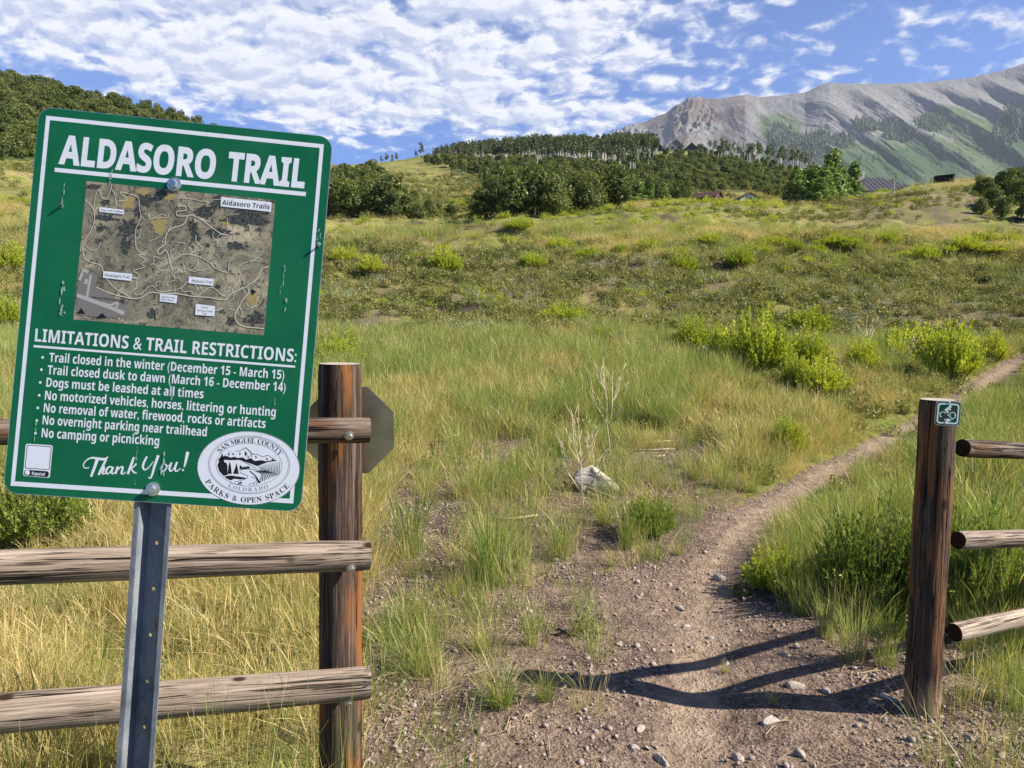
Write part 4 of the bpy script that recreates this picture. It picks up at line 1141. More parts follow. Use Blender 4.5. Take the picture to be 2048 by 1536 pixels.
def arc_text(body, a, b, c, s0, s1, cap, top, d, off):
    al = np.linspace(math.radians(s0), math.radians(s1), 200); P = np.stack([c[0] + a * np.cos(al), c[1] + b * np.sin(al)], -1)
    acc = np.concatenate([[0], np.cumsum(np.linalg.norm(np.diff(P, axis=0), axis=1))])
    adv = [0.45 if ch in ' I' else (1.25 if ch in 'MW' else (0.8 if ch in 'EFLSP' else 1.0)) for ch in body]; tot = sum(adv); run = 0; L = []
    for ch, w_ in zip(body, adv):
        s = (run + w_ / 2) / tot * acc[-1]; run += w_
        if ch == ' ': continue
        p = np.array([np.interp(s, acc, P[:, 0]), np.interp(s, acc, P[:, 1])]); e = np.array([np.interp(s + 2, acc, P[:, 0]), np.interp(s + 2, acc, P[:, 1])]) - np.array([np.interp(s - 2, acc, P[:, 0]), np.interp(s - 2, acc, P[:, 1])])
        e /= np.linalg.norm(e); f = np.array([-e[1], e[0]])
        Vc, Fc = letters(ch, off, 'serif'); CAPH = CAPS['serif']; x = (Vc[:, 0] - (Vc[:, 0].max() + Vc[:, 0].min()) / 2) / CAPH * cap * 1.0; y = (Vc[:, 1] / CAPH - 0.5) * cap
        q = p + x[:, None] * e + y[:, None] * f; L.append((onto(lc + (q[:, :1] * lu + q[:, 1:] * lv) * Q, d), Fc))
    return merge(L)


part('emblem_lettering', *merge([arc_text('SAN MIGUEL COUNTY', 610, 412, (8, 58), 150, 27, 80, True, 0.0018, -0.006), arc_text('PARKS & OPEN SPACE', 770, 545, (4, 10), 205, 331, 88, False, 0.0018, -0.004)]), M_BLACK, panel)
part('emblem_state_lettering', *arc_text('COLORADO', 615, 415, (8, 55), 236, 304, 66, False, 0.0018, -0.014), M_GREYP, panel)
blk = [[(472, 610), (520, 545), (560, 548), (600, 512), (690, 448), (720, 458), (820, 443), (900, 408), (955, 380), (1010, 428), (1070, 488), (1150, 498), (1240, 538), (1330, 508), (1400, 556), (1485, 612), (1330, 632), (1150, 702), (1000, 645), (850, 595), (700, 600), (560, 592)],
       [(470, 690), (500, 610), (540, 505), (558, 480), (572, 560), (592, 640), (620, 640), (640, 690), (645, 850), (575, 868), (500, 785)], [(682, 620), (660, 700), (645, 835), (715, 830), (700, 700)], [(797, 648), (770, 740), (735, 832), (832, 836), (815, 730)],
       [(850, 690), (845, 760), (1030, 740), (1020, 715), (985, 700), (960, 720), (940, 705), (900, 725), (870, 690)], [(590, 875), (700, 860), (940, 895), (960, 915), (860, 930), (760, 915), (700, 945), (620, 910)], [(820, 985), (890, 965), (880, 1005), (830, 1005)]]
wht = [[(590, 522), (690, 457), (820, 452), (900, 420), (955, 396), (1000, 442), (1060, 502), (1150, 508), (1240, 547), (1330, 520), (1440, 592), (1300, 618), (1220, 600), (1100, 612), (1040, 562), (960, 590), (900, 550), (820, 562), (760, 540), (700, 556), (640, 532)]]
blk2 = [[(940, 440), (975, 480), (960, 545), (935, 500)], [(1035, 480), (1060, 530), (1040, 555)], [(715, 470), (760, 500), (735, 520)], [(655, 480), (690, 505), (650, 520)], [(850, 450), (870, 500), (840, 520)], [(1120, 520), (1150, 560), (1110, 560)], [(1290, 540), (1340, 590), (1310, 600)], [(985, 500), (1010, 560), (985, 570)], [(1395, 560), (1440, 605), (1405, 605)]]
lines = []
for i in range(13):
    s = i / 12; lines.append(ribbon(LS([(1150 + 380 * s, 705 - 85 * s ** 0.8), (1200 + 330 * s, 735 - 30 * s), (1225 + 290 * s, 765 + 85 * s)]), np.array([3, 8, 15 - 4 * s]) * Q, 0.0018))
    lines.append(ribbon(LS([(1010 + 250 * s, 782 - 6 * s), (1130 + 250 * s, 850 - 45 * s), (1055 + 430 * s, 1035 - 180 * s)]) if s > 0.25 else LS([(1010 + 100 * s, 782), (1120 + 60 * s, 880 + 10 * s), (1165 + 130 * s, 985 + 30 * s)]), np.array([3, 9, 15]) * Q, 0.0018))
lines += [ribbon(LS(p), 7 * Q, 0.0018) for p in ([(850, 785), (920, 755), (1130, 760), (1260, 790)], [(850, 800), (900, 830), (985, 870), (960, 915), (850, 950), (760, 970)], [(1050, 880), (1140, 930), (1080, 990), (1000, 1020)], [(1080, 1035), (1110, 985)], [(1130, 1030), (1140, 975)], [(560, 590), (830, 590), (950, 640), (1130, 735)], [(680, 980), (760, 1000), (900, 1030)])]
EMB.append((merge([sheet([LS(p) for p in blk], 0.0017)] + lines), M_BLACK))
EMB.append((sheet([LS(p) for p in wht], 0.0019), M_WHITE))
EMB.append((sheet([LS(p) for p in blk2], 0.0021), M_BLACK))
multi('emblem', EMB, panel)
# wear: pale runs under old fixings
Z1 = lambda q: np.asarray(q, float) / 2.9257 + np.array([0, 180.0])
SCR = [[(372, 545), (378, 600), (376, 665), (360, 668), (364, 610)], [(345, 675), (370, 662), (382, 676), (362, 690)], [(355, 1090), (368, 1180), (376, 1290), (356, 1300), (350, 1180)], [(345, 1300), (390, 1295), (392, 1315), (352, 1320)], [(1858, 790), (1872, 850), (1880, 900), (1860, 905)], [(1664, 1005), (1672, 1080), (1660, 1140), (1656, 1070)],
       [(1672, 1210), (1690, 1240), (1680, 1300), (1662, 1260)], [(1642, 1130), (1648, 1165), (1640, 1195)], [(640, 455), (655, 500), (660, 545), (642, 545)], [(1010, 580 + 180), (1013, 585 + 180), (1012, 588 + 180)]]
SC2 = [[(982, 750), (988, 770), (962, 900), (945, 960), (938, 950), (958, 850)], [(802, 790), (808, 830), (804, 880), (798, 830)], [(1006, 440), (1012, 470), (1008, 540), (1003, 470)], [(208, 640), (212, 700), (210, 780), (206, 700)], [(1018, 330), (1022, 360), (1014, 350)], [(1608, 515), (1612, 560), (1606, 590)], [(790, 985), (800, 1000), (796, 1020)]]
SL = []
for p in [S(Z1(p)) for p in SCR] + [S(Z2(p)) for p in SC2]:
    lo_, hi_ = p.min(0), p.max(0); wd_ = max(hi_[0] - lo_[0], 0.002); ht_ = hi_[1] - lo_[1]
    for k in range(9):
        cx_ = wig.uniform(lo_[0], hi_[0]) * 0.6 + 0.2 * (lo_[0] + hi_[0]); cy_ = lo_[1] + ht_ * wig.uniform(0.05, 0.95) ** 1.5; l_ = ht_ * wig.uniform(0.05, 0.32); q_ = wd_ * wig.uniform(0.05, 0.22)
        SL.append(np.array([(cx_ - q_ * 0.3, cy_ - l_ / 2), (cx_ + q_, cy_ - l_ * 0.2), (cx_ + q_ * 0.4, cy_ + l_ / 2), (cx_ - q_ * 0.8, cy_ + l_ * 0.1)]))
part('scratches', *sheet(SL, 0.0052), M_SCRATCH, panel)


def bolt_geo(c, n, up, r, washer=True):
    c, n, up = (np.asarray(q, float) for q in (c, n, up)); n = n / np.linalg.norm(n); a = np.cross(up, n); a /= np.linalg.norm(a); b = np.cross(n, a); P = []

    def ring(rad, h, k): return [c + n * h + rad * (a * math.cos(2 * PI * i / k + 0.3) + b * math.sin(2 * PI * i / k + 0.3)) for i in range(k)]

    def stack(lv, k):
        V = np.concatenate(lv); F = [(j * k + i, j * k + (i + 1) % k, (j + 1) * k + (i + 1) % k, (j + 1) * k + i) for j in range(len(lv) - 1) for i in range(k)] + [tuple((len(lv) - 1) * k + i for i in range(k))]
        return V, F
    if washer: P.append(stack([ring(r * 1.75, 0, 20), ring(r * 1.75, r * 0.22, 20), ring(r * 1.55, r * 0.3, 20)], 20))
    P.append(stack([ring(r * 1.12, r * 0.3, 6), ring(r * 1.12, r * 0.95, 6), ring(r * 0.9, r * 1.12, 6)], 6))
    return merge(P)


for c in ((349, 368.7), (306.6, 978)):
    part('bolt', *bolt_geo(onto(S([c]), 0.0008)[0], -EN, EZ, 0.0082), M_ZINC, sign)
for c, sc in ((Z1([(368, 676)])[0], 1), (Z1([(1866, 916)])[0], 1)):
    part('staple', *tube([onto(S([c]), 0.0)[0], onto(S([c + np.array([-1, -2])]), 0.0062)[0], onto(S([c + np.array([2, -4])]), 0.0065)[0]], 0.0024, 6), M_ZINC, sign)


# hat-shaped steel post with real punched holes
def sign_post():
    top = _ab[2] - _pd * 0.07; side_ = np.array([-_pd[1], _pd[0]]); side_ = side_ if side_[0] > 0 else -side_
    prof = [(-0.0375, -0.0035), (-0.0285, -0.0035), (-0.0185, -0.031), None, (0.0185, -0.031), (0.0285, -0.0035), (0.0375, -0.0035)]
    Lp = _L + 0.10; P = []

    def pt(a, s, d): return onto((top + side_ * a + _pd * s)[None], d)[0]
    for (a0, d0), (a1, d1) in ((prof[0], prof[1]), (prof[1], prof[2]), (prof[4], prof[5]), (prof[5], prof[6])):
        P.append(([pt(a0, 0, d0), pt(a1, 0, d1), pt(a1, Lp, d1), pt(a0, Lp, d0)], [(0, 1, 2, 3)]))
    pitch, hr, hw = 0.094, 0.0036, 0.0185; s = 0.0
    while s < Lp:
        m_ = s + pitch / 2
        sq = [(-hw, s), (0, s), (hw, s), (hw, m_), (hw, s + pitch), (0, s + pitch), (-hw, s + pitch), (-hw, m_)]
        hl = [(hr * math.cos(a), m_ + hr * 1.2 * math.sin(a)) for a in (1.25 * PI, 1.5 * PI, 1.75 * PI, 0, 0.25 * PI, 0.5 * PI, 0.75 * PI, PI)]
        P.append(([pt(a, b, -0.031) for a, b in sq + hl], [(i, (i + 1) % 8, 8 + (i + 1) % 8, 8 + i) for i in range(8)])); s += pitch
    return merge(P)


def mat_post_steel():
    m, t = material('galvanised_post_steel', 0.5, 0.25); tc = t.node('ShaderNodeTexCoord'); P = tc.outputs['Object']
    n = t.noise(t.scale(P, (14, 14, 7)), 1.0, 6, 0.7); n2 = t.noise(P, 45.0, 5, 0.7)
    c = t.mix(t.smooth(n, 0.3, 0.7), (0.095, 0.104, 0.122), (0.235, 0.25, 0.275))
    c = t.mix(t.smooth(n, 0.60, 0.66), c, (0.21, 0.13, 0.075)); c = t.mix(t.math('MULTIPLY', t.smooth(n2, 0.60, 0.72), 0.7), c, (0.17, 0.155, 0.14))
    t.put(t.b.inputs['Base Color'], c); t.b.inputs['Metallic'].default_value = 0.1; t.put(t.b.inputs['Roughness'], t.smooth(n2, 0.3, 0.7, 0.35, 0.6)); bump(t, n2, 0.35, 0.003)
    return m


pv_, pf_ = sign_post()
po = part('post', pv_, pf_, mat_post_steel(), sign); sm_ = po.modifiers.new('thickness', 'SOLIDIFY'); sm_.thickness = 0.0025; sm_.offset = 0


# ------------------------------------------------------------------ log fences
def mat_wood(name, a, b, c, streak, tan_below=None, crack=1.0):
    m, t = material(name, 0.85, 0.15); tc = t.node('ShaderNodeTexCoord'); oi = t.node('ShaderNodeObjectInfo').outputs['Random']
    P = t.vmath('ADD', tc.outputs['Object'], t.node('ShaderNodeCombineXYZ', {0: t.math('MULTIPLY', oi, 17.0), 1: t.math('MULTIPLY', oi, 5.0), 2: t.math('MULTIPLY', oi, 9.0)}).outputs[0])
    fine = t.noise(t.scale(P, (150, 150, 5)), 1.0, 5, 0.7); mid = t.noise(t.scale(P, (38, 38, 1.6)), 1.0, 5, 0.65, 0.3); big = t.noise(t.scale(P, (14, 14, 2.2)), 1.0, 4, 0.6)
    col = t.ramp(t.math('ADD', t.math('MULTIPLY', mid, 0.5), t.math('MULTIPLY', fine, 0.5)), [(0.33, a), (0.50, b), (0.67, c)])
    if streak: col = t.mix(t.smooth(big, 0.46, 0.60), col, t.mix(fine, tuple(0.5 * q for q in streak), tuple(1.4 * q for q in streak)))
    if tan_below is not None:
        z = t.node('ShaderNodeSeparateXYZ', {0: tc.outputs['Object']}).outputs[2]
        k = t.smooth(t.math('ADD', z, t.math('MULTIPLY', t.math('SUBTRACT', mid, 0.5), 0.25)), tan_below + 0.06, tan_below - 0.06)
        col = t.mix(k, col, t.ramp(fine, [(0.3, (0.16, 0.105, 0.065)), (0.7, (0.33, 0.235, 0.155))]))
    cr = t.smooth(t.noise(t.scale(P, (26, 26, 0.55)), 1.0, 3, 0.5, 0.4), 0.474, 0.498); cr2 = t.smooth(t.noise(t.scale(P, (26, 26, 0.55)), 1.0, 3, 0.5, 0.4), 0.526, 0.502)
    gap = t.math('MULTIPLY', t.math('MULTIPLY', cr, cr2), t.math('MULTIPLY', t.smooth(big, 0.42, 0.52), crack))
    g3 = t.noise(t.scale(P, (70, 70, 1.3)), 1.0, 3, 0.5, 0.5)
    gap2 = t.math('MULTIPLY', t.math('MULTIPLY', t.smooth(g3, 0.46, 0.495), t.smooth(g3, 0.54, 0.505)), t.smooth(t.noise(t.scale(P, (20, 20, 3.5)), 1.0, 3, 0.5), 0.50, 0.60))
    gap = t.math('MAXIMUM', gap, t.math('MULTIPLY', gap2, 0.85))
    col = t.mix(gap, col, (0.012, 0.009, 0.007))
    kn = t.node('ShaderNodeTexVoronoi', {'Vector': t.scale(P, (7, 7, 4.2)), 'Scale': 1.0}).outputs['Distance']
    col = t.mix(t.smooth(kn, 0.13, 0.06), col, (0.03, 0.018, 0.010))
    t.put(t.b.inputs['Base Color'], col)
    h = t.math('SUBTRACT', t.math('ADD', t.math('MULTIPLY', fine, 0.5), mid), t.math('MULTIPLY', gap, 2.0))
    bump(t, h, 0.75, 0.006)
    return m


def mat_endgrain(name, a, b):
    m, t = material(name, 0.9, 0.1); tc = t.node('ShaderNodeTexCoord')
    w_ = t.node('ShaderNodeTexWave', {'Vector': tc.outputs['Object'], 'Scale': 42.0, 'Distortion': 3.0, 'Detail': 3.0}, wave_type='RINGS', rings_direction='Z')
    n = t.noise(tc.outputs['Object'], 40.0, 5, 0.7)
    t.put(t.b.inputs['Base Color'], t.mix(t.math('MULTIPLY', w_.outputs['Fac'], t.smooth(n, 0.3, 0.7)), a, b)); bump(t, n, 0.6, 0.006)
    return m


M_RAIL = mat_wood('weathered_rail', (0.060, 0.042, 0.031), (0.235, 0.182, 0.138), (0.42, 0.345, 0.275), None)
M_RAIL_DK = mat_wood('dark_weathered_rail', (0.050, 0.036, 0.028), (0.135, 0.100, 0.076), (0.29, 0.235, 0.185), (0.10, 0.055, 0.03))
M_RAIL_PALE = mat_wood('bleached_rail', (0.19, 0.14, 0.10), (0.37, 0.29, 0.22), (0.54, 0.445, 0.35), None)
M_POST_L = mat_wood('stained_post', (0.014, 0.009, 0.007), (0.062, 0.040, 0.029), (0.19, 0.14, 0.105), (0.20, 0.080, 0.026), 0.16)
M_POST_R = mat_wood('stained_post_dark', (0.014, 0.010, 0.008), (0.060, 0.041, 0.030), (0.16, 0.115, 0.085), (0.19, 0.085, 0.034), 0.47)
M_END = mat_endgrain('grey_end_grain', (0.30, 0.26, 0.21), (0.52, 0.46, 0.38)); M_END_DK = mat_endgrain('dark_end_grain', (0.022, 0.014, 0.010), (0.07, 0.045, 0.03))


def log(name, p0, p1, r0, r1, mat, endm, parent, seed, seg=28, bevel=0.006):
    p0 = np.asarray(p0, float); p1 = np.asarray(p1, float); L = np.linalg.norm(p1 - p0); n = max(24, int(L / 0.035)); V = []
    for i in range(n + 1):
        s = i / n; z = s * L; r_ = r0 + (r1 - r0) * s
        th = np.linspace(0, 2 * PI, seg + 1)[:-1]
        wob = 1 + 0.085 * (fbm(np.cos(th) * 1.2 + 5 + seed, np.sin(th) * 1.2 + z * 2.6, seed, 3) - 0.5) * 2 + 0.03 * (vn(th * 4, np.full(seg, z * 1.5), seed + 3) - 0.5)
        e = min(z, L - z); wob = wob * (1 - 0.05 * max(0, 1 - e / bevel))
        off = 0.010 * np.array([vn(z * 1.1, 0.0, seed + 7) - 0.5, vn(z * 1.1, 9.0, seed + 8) - 0.5])
        V.append(np.stack([r_ * wob * np.cos(th) + off[0], r_ * wob * np.sin(th) + off[1], np.full(seg, z)], -1))
    V = np.concatenate(V); F = [(i * seg + k, i * seg + (k + 1) % seg, (i + 1) * seg + (k + 1) % seg, (i + 1) * seg + k) for i in range(n) for k in range(seg)]; M = [0] * len(F)
    nb = len(V); V = np.concatenate([V, V[:seg], V[n * seg:(n + 1) * seg], [[0, 0, 0.003]], [[0, 0, L - 0.003]]])
    for k in range(seg): F.append((nb + (k + 1) % seg, nb + k, nb + 2 * seg)); F.append((nb + seg + k, nb + seg + (k + 1) % seg, nb + 2 * seg + 1)); M += [1, 1]
    me = new_mesh(name, V, F, [mat, endm], M)
    me.polygons.foreach_set('use_smooth', np.array([m_ == 0 for m_ in M], bool))
    o = link(name, me, parent); base_ = pos(parent)
    o.rotation_mode = 'QUATERNION'; o.rotation_quaternion = Vector(p1 - p0).to_track_quat('Z', 'Y'); o.location = p0 - base_
    return o


M_BOLT = mat_steel('galvanised_fence_bolt', (0.60, 0.60, 0.58), 0.35)
# left fence: post with three rails bolted to its near side
lp_top = at(680, 727, 2.54); lp_bot = at(676, 1600, 2.54)
lpb = np.array([lp_bot[0], 2.54, 0.0])
fl = empty('rail_fence', lpb, 'three-rail log fence bolted to a dark post, behind the green trail sign', 'fence')
log('post', (lpb[0], 2.54, -0.35), lp_top, 0.073, 0.0695, M_POST_L, M_END, fl, 3)
# moss-free grey rails, near end thicker
YL, YR = 2.10, 2.415
for i, (ya, yb, ra, rb, mt) in enumerate([(864, 858.5, 0.036, 0.0415, M_RAIL_DK), (1134, 1111.5, 0.0505, 0.0495, M_RAIL), (1432, 1366, 0.055, 0.0525, M_RAIL)]):
    b_ = at(739, yb, YR); a0 = at(0, ya, YL); a_ = b_ + (a0 - b_) * 1.75
    rl = log('rail', b_, a_, rb, rb + (ra - rb) * 1.75, mt, M_END, fl, 11 + i)
    bp = at((694, 697, 692)[i], (866, 1125, 1389)[i], 2.415); d = b_ - a_; d /= np.linalg.norm(d); nrm = np.cross(d, (0, 0, 1)); nrm = nrm if nrm[1] < 0 else -nrm
    ax = b_ + d * np.dot(bp - b_, d); off = bp[2] - ax[2]; rr_ = rb * 0.97; cpt = ax + np.array([0, 0, off]) + nrm * math.sqrt(max(rr_ ** 2 - off ** 2, 1e-6))
    part('bolt', *bolt_geo(cpt, nrm + np.array([0, 0, off / rr_]), (0, 0, 1), 0.0088), M_BOLT, fl)
# right fence
rb_ = at(1849, 1431, 3.10); rpb = np.array([rb_[0] + 0.002, 3.14, float(ground(rb_[0], 3.14))])
fr = empty('rail_fence', rpb, 'three-rail log fence with pale bottom rail, its post carrying the small cycling sign', 'fence')
rtop = at(1879, 799, 3.14)
log('post', (rpb[0], rpb[1], -0.35), rtop, 0.0685, 0.0705, M_POST_R, M_END, fr, 21)
for i, (xa, ya, yb, rr_, mt) in enumerate([(1924, 896, 903, 0.0385, M_RAIL_DK), (1914, 1081, 1076, 0.0385, M_RAIL), (1910, 1266, 1236, 0.0395, M_RAIL_PALE)]):
    a_ = at(xa, ya, 3.17); b0 = at(2048, yb, 3.17 + 0.22); b_ = a_ + (b0 - a_) * 5.5
    log('rail', a_, b_, rr_, rr_ * 1.02, mt, M_END_DK, fr, 31 + i)
    d = (b_ - a_) / np.linalg.norm(b_ - a_); c_ = a_ + d * 0.012
    part('bracket', *tube([c_ + np.array([-0.03, 0.035, -0.01]), c_ + np.array([-0.075, 0.02, 0.0])], 0.012, 8), M_END_DK, fr)

# ------------------------------------------------------------------ small cycling sign on the right post
CZ = lambda q: np.asarray(q, float) / 14.63 + np.array([1820, 770.0])
cpl = at(1896, 826.5, 3.055); cn = np.array([-0.10, -1.0, 0.02]); cn /= np.linalg.norm(cn)
cex = np.cross((0, 0, 1.0), -cn) * -1; cex /= np.linalg.norm(cex); cex = cex if cex[0] > 0 else -cex; cez = np.cross(cex, -cn); cez = cez if cez[2] > 0 else -cez


def CS(q):
    p = CZ(np.atleast_2d(q)); d = np.stack(ray(p[:, 0], p[:, 1]), -1); t = ((cpl - EYE) @ cn) / (d @ cn); v = EYE + d * t[:, None] - cpl
    return np.stack([v @ cex, v @ cez], -1)


def con(ab, d): ab = np.asarray(ab, float); return cpl + ab[:, :1] * cex + ab[:, 1:] * cez + cn * d


def csheet(polys, d): return merge([(con(p, d), [tuple(range(len(p)))]) for p in polys])


def crib(p, wd, d, smooth=4):
    p = CS(p); wd = np.broadcast_to(np.asarray(wd, float), (len(p),)) * CQ; n0 = len(p)
    if smooth: q_ = smooth_line(p, smooth); wd = np.interp(np.linspace(0, n0 - 1, len(q_)), np.arange(n0), wd); p = q_
    t = np.gradient(p, axis=0); t /= np.linalg.norm(t, axis=1, keepdims=True) + 1e-12; nn = np.stack([-t[:, 1], t[:, 0]], -1) * wd[:, None] / 2; n = len(p)
    return con(np.concatenate([p + nn, p - nn]), d), [(i, i + 1, n + i + 1, n + i) for i in range(n - 1)]


CQ = float(np.linalg.norm(np.diff(CS([(800, 800), (1400, 800)]), axis=0)) / 600)
cs = empty('cycling_sign', cpl, 'small square green sign with crossed-out electric bicycle symbol, on the right fence post', 'sign')
cor = rounded(CS([(770, 455), (1508, 500), (1450, 1198), (712, 1170)]), 95 * CQ, 5)[::-1]; n = len(cor)
V = np.concatenate([con(cor, 0.0), con(cor, -0.002)])
cpan = part('panel', V, [tuple(range(n)), tuple(range(2 * n - 1, n - 1, -1))] + [(i, i + n, (i + 1) % n + n, (i + 1) % n) for i in range(n)], M_ALUEDGE, cs)
M_CGREEN = flat_mat('dark_green_marker_face', (0.006, 0.10, 0.045), 0.5, 0.2); M_CWHITE = flat_mat('pale_marker_print', (0.80, 0.84, 0.80), 0.5); M_CRED = flat_mat('faded_red_slash', (0.085, 0.030, 0.018), 0.5)
part('green_face', *csheet([cor + (cor.mean(0) - cor) * 0.035], 0.0006), M_CGREEN, cs)
bo = rounded(CS([(812, 515), (1452, 558), (1400, 1155), (765, 1118)]), 90 * CQ, 5); bi = rounded(CS([(858, 565), (1405, 600), (1357, 1108), (810, 1078)]), 60 * CQ, 5); n = len(bo)
part('border_stripe', con(np.concatenate([bo, bi]), 0.0011), [(i, (i + 1) % n, n + (i + 1) % n, n + i) for i in range(n)], M_CWHITE, cs)
part('slash', *crib([(1370, 630), (880, 1040)], 62, 0.0011, 0), M_CRED, cs)


def circ(cx, cy, r, a0=0, a1=360, n=26): return [(cx + r * math.cos(math.radians(a)), cy + r * math.sin(math.radians(a))) for a in np.linspace(a0, a1, n)]


part('bicycle_symbol', *merge([crib(circ(958, 870, 84, 120, 340), 24, 0.0016, 0), crib(circ(1245, 888, 88), 24, 0.0016, 0), csheet([CS(circ(1170, 630, 44)[:-1]), CS([(995, 735), (1095, 645), (1150, 650), (1200, 725), (1150, 745), (1105, 720), (1095, 745), (1130, 800), (1075, 815), (1040, 770)]),
     CS([(1085, 850), (1120, 860), (1120, 905), (1090, 905)]), CS([(1060, 985), (1150, 985), (1185, 1030), (1145, 1075), (1060, 1070)]), CS([(1000, 990), (1062, 998), (1062, 1016), (1000, 1010)]), CS([(998, 1035), (1062, 1040), (1062, 1058), (998, 1052)]), CS([(835, 815), (885, 835), (880, 855), (830, 840)])], 0.0016),
     crib([(1180, 1030), (1215, 1015), (1240, 985)], 16, 0.0016), crib([(1130, 780), (1125, 830)], 22, 0.0016, 0), crib([(1290, 880), (1330, 870)], 26, 0.0016, 0)]), M_CWHITE, cs)
for c in ((1140, 525), (1042, 1112)):
    part('bolt', *bolt_geo(con(CS([c]), 0.0012)[0], cn, (0, 0, 1), 0.0034), M_ZINC, cs)

# ------------------------------------------------------------------ back of an octagonal sign on the far side of the left post
def mat_alu_back():
    m, t = material('brushed_aluminium_back', 0.33, 0.5); tc = t.node('ShaderNodeTexCoord'); P = tc.outputs['Object']
    n = t.noise(t.scale(P, (400, 400, 6)), 1.0, 4, 0.7); n2 = t.noise(P, 7.0, 4, 0.6)
    t.put(t.b.inputs['Base Color'], t.mix(t.smooth(n2, 0.3, 0.7), (0.27, 0.27, 0.275), (0.38, 0.38, 0.38))); t.b.inputs['Metallic'].default_value = 1.0
    t.put(t.b.inputs['Roughness'], t.math('ADD', 0.26, t.math('MULTIPLY', n, 0.14))); bump(t, n, 0.10, 0.001)
    return m


oc = at(699, 861, 2.64); os_ = empty('octagonal_sign', oc, 'bare grey metal back of an octagonal sign behind the left fence post', 'sign')
R8 = 0.153 / math.cos(PI / 8); on = np.array([-0.10, 1.0, 0.045]); on /= np.linalg.norm(on); oa = np.cross(on, (0, 0, 1)); oa /= np.linalg.norm(oa); ob_ = np.cross(oa, on)
P8 = np.array([oc + R8 * (oa * math.cos(PI / 8 + k * PI / 4) + ob_ * math.sin(PI / 8 + k * PI / 4)) for k in range(8)])
V = np.concatenate([P8, P8 + on * 0.003]); part('panel', V, [tuple(range(8)), tuple(range(15, 7, -1))] + [(i, i + 8, (i + 1) % 8 + 8, (i + 1) % 8) for i in range(8)], mat_alu_back(), os_)
part('bolt', *bolt_geo(oc + np.array([0, -0.002, 0.05]), -on, (0, 0, 1), 0.006), M_ZINC, os_)
part('bolt', *bolt_geo(oc + np.array([0, -0.002, -0.05]), -on, (0, 0, 1), 0.006), M_ZINC, os_)
# ------------------------------------------------------------------ shrubs, tufts, stalks and stones one can point at
def shrub_meshes(tag_, mat, k, nst, nl, leaf, seed, up=0.75, lw=0.115):
    out = []
    for i in range(k):
        Vs, Fs, Vl, Fl = shrub_stems(nst, 0.5, 0.6, leaf, nl, seed + i, up, lw)
        out.append((new_mesh(tag_ + '_stems', Vs, Fs, M_TWIG), new_mesh(tag_ + '_leaves', Vl, Fl, mat)))
    return out


SH_BRIGHT = shrub_meshes('brush', M_BRUSH, 5, 280, 38, 0.042, 700, 0.78, 0.22)
SH_DEEP = shrub_meshes('deep_brush', M_BRUSH_DK, 2, 460, 40, 0.036, 720, 0.8, 0.15)


def shrub(meshes, i, p, wd, ht, label, group, rz=None):
    """p: root on the ground, wd/ht in metres"""
    stems, leaves = meshes[i % len(meshes)]
    o = link('shrub', None, None, p); o.scale = (wd, wd, ht / 0.6); o.rotation_euler = (0, 0, rng.uniform(0, 6.28) if rz is None else rz)
    o.empty_display_size = 0.2; tag(o, label, 'shrub', group)
    link('stems', stems, o); link('foliage', leaves, o)
    return o


for i, (bx, by, bw, bh, lab) in enumerate(BUSH):
    p = hit([bx], [by])[0]; D = p[1]; sc = D / FPX * 1.04
    shrub(SH_BRIGHT, i, (p[0], p[1], p[2] - 0.02), bw * sc * 0.96, bh * sc * 1.14, lab, 'green brush on the meadow slope')
# a line of yellow-green brush along the crest of the bank
cx = [1300, 1345, 1420, 1470, 1512, 1548, 1590, 1634, 1668, 1705, 1738, 1775, 1818, 1850, 1893, 1930, 1975, 2020, 1240, 1180, 1120]
for i, bx in enumerate(cx):
    by = 503 + 10 * math.sin(i * 2.1) + (14 if 1790 < bx < 1920 else 0) + (8 if bx < 1320 else 0)
    p = hit([bx], [by])[0]; sc = p[1] / FPX
    shrub(SH_BRIGHT, i + 1, (p[0], p[1], p[2] - 0.03), (58 + 22 * math.sin(i * 1.7)) * sc, (24 + 9 * math.cos(i * 2.9)) * sc, 'yellow-green brush in the row along the crest of the brown bank', 'brush along the crest of the bank')
for bx, by, bw, bh, lab in [(1765, 1236, 250, 195, 'dense dark green brush left of the right fence post'), (1985, 1262, 250, 205, 'leafy green brush growing behind the right fence rails'), (1880, 1240, 190, 185, 'tall green brush directly behind the right fence post'),
                            (60, 1092, 250, 140, 'fine-leaved dark green shrub under the lower left corner of the trail sign')]:
    p = hit([bx], [by])[0]; sc = p[1] / FPX
    shrub(SH_DEEP, int(bx) % 2, (p[0], p[1] + 0.12, p[2] - 0.02), bw * sc * 0.92, bh * sc * 1.22, lab, 'dark shrubs by the fences')
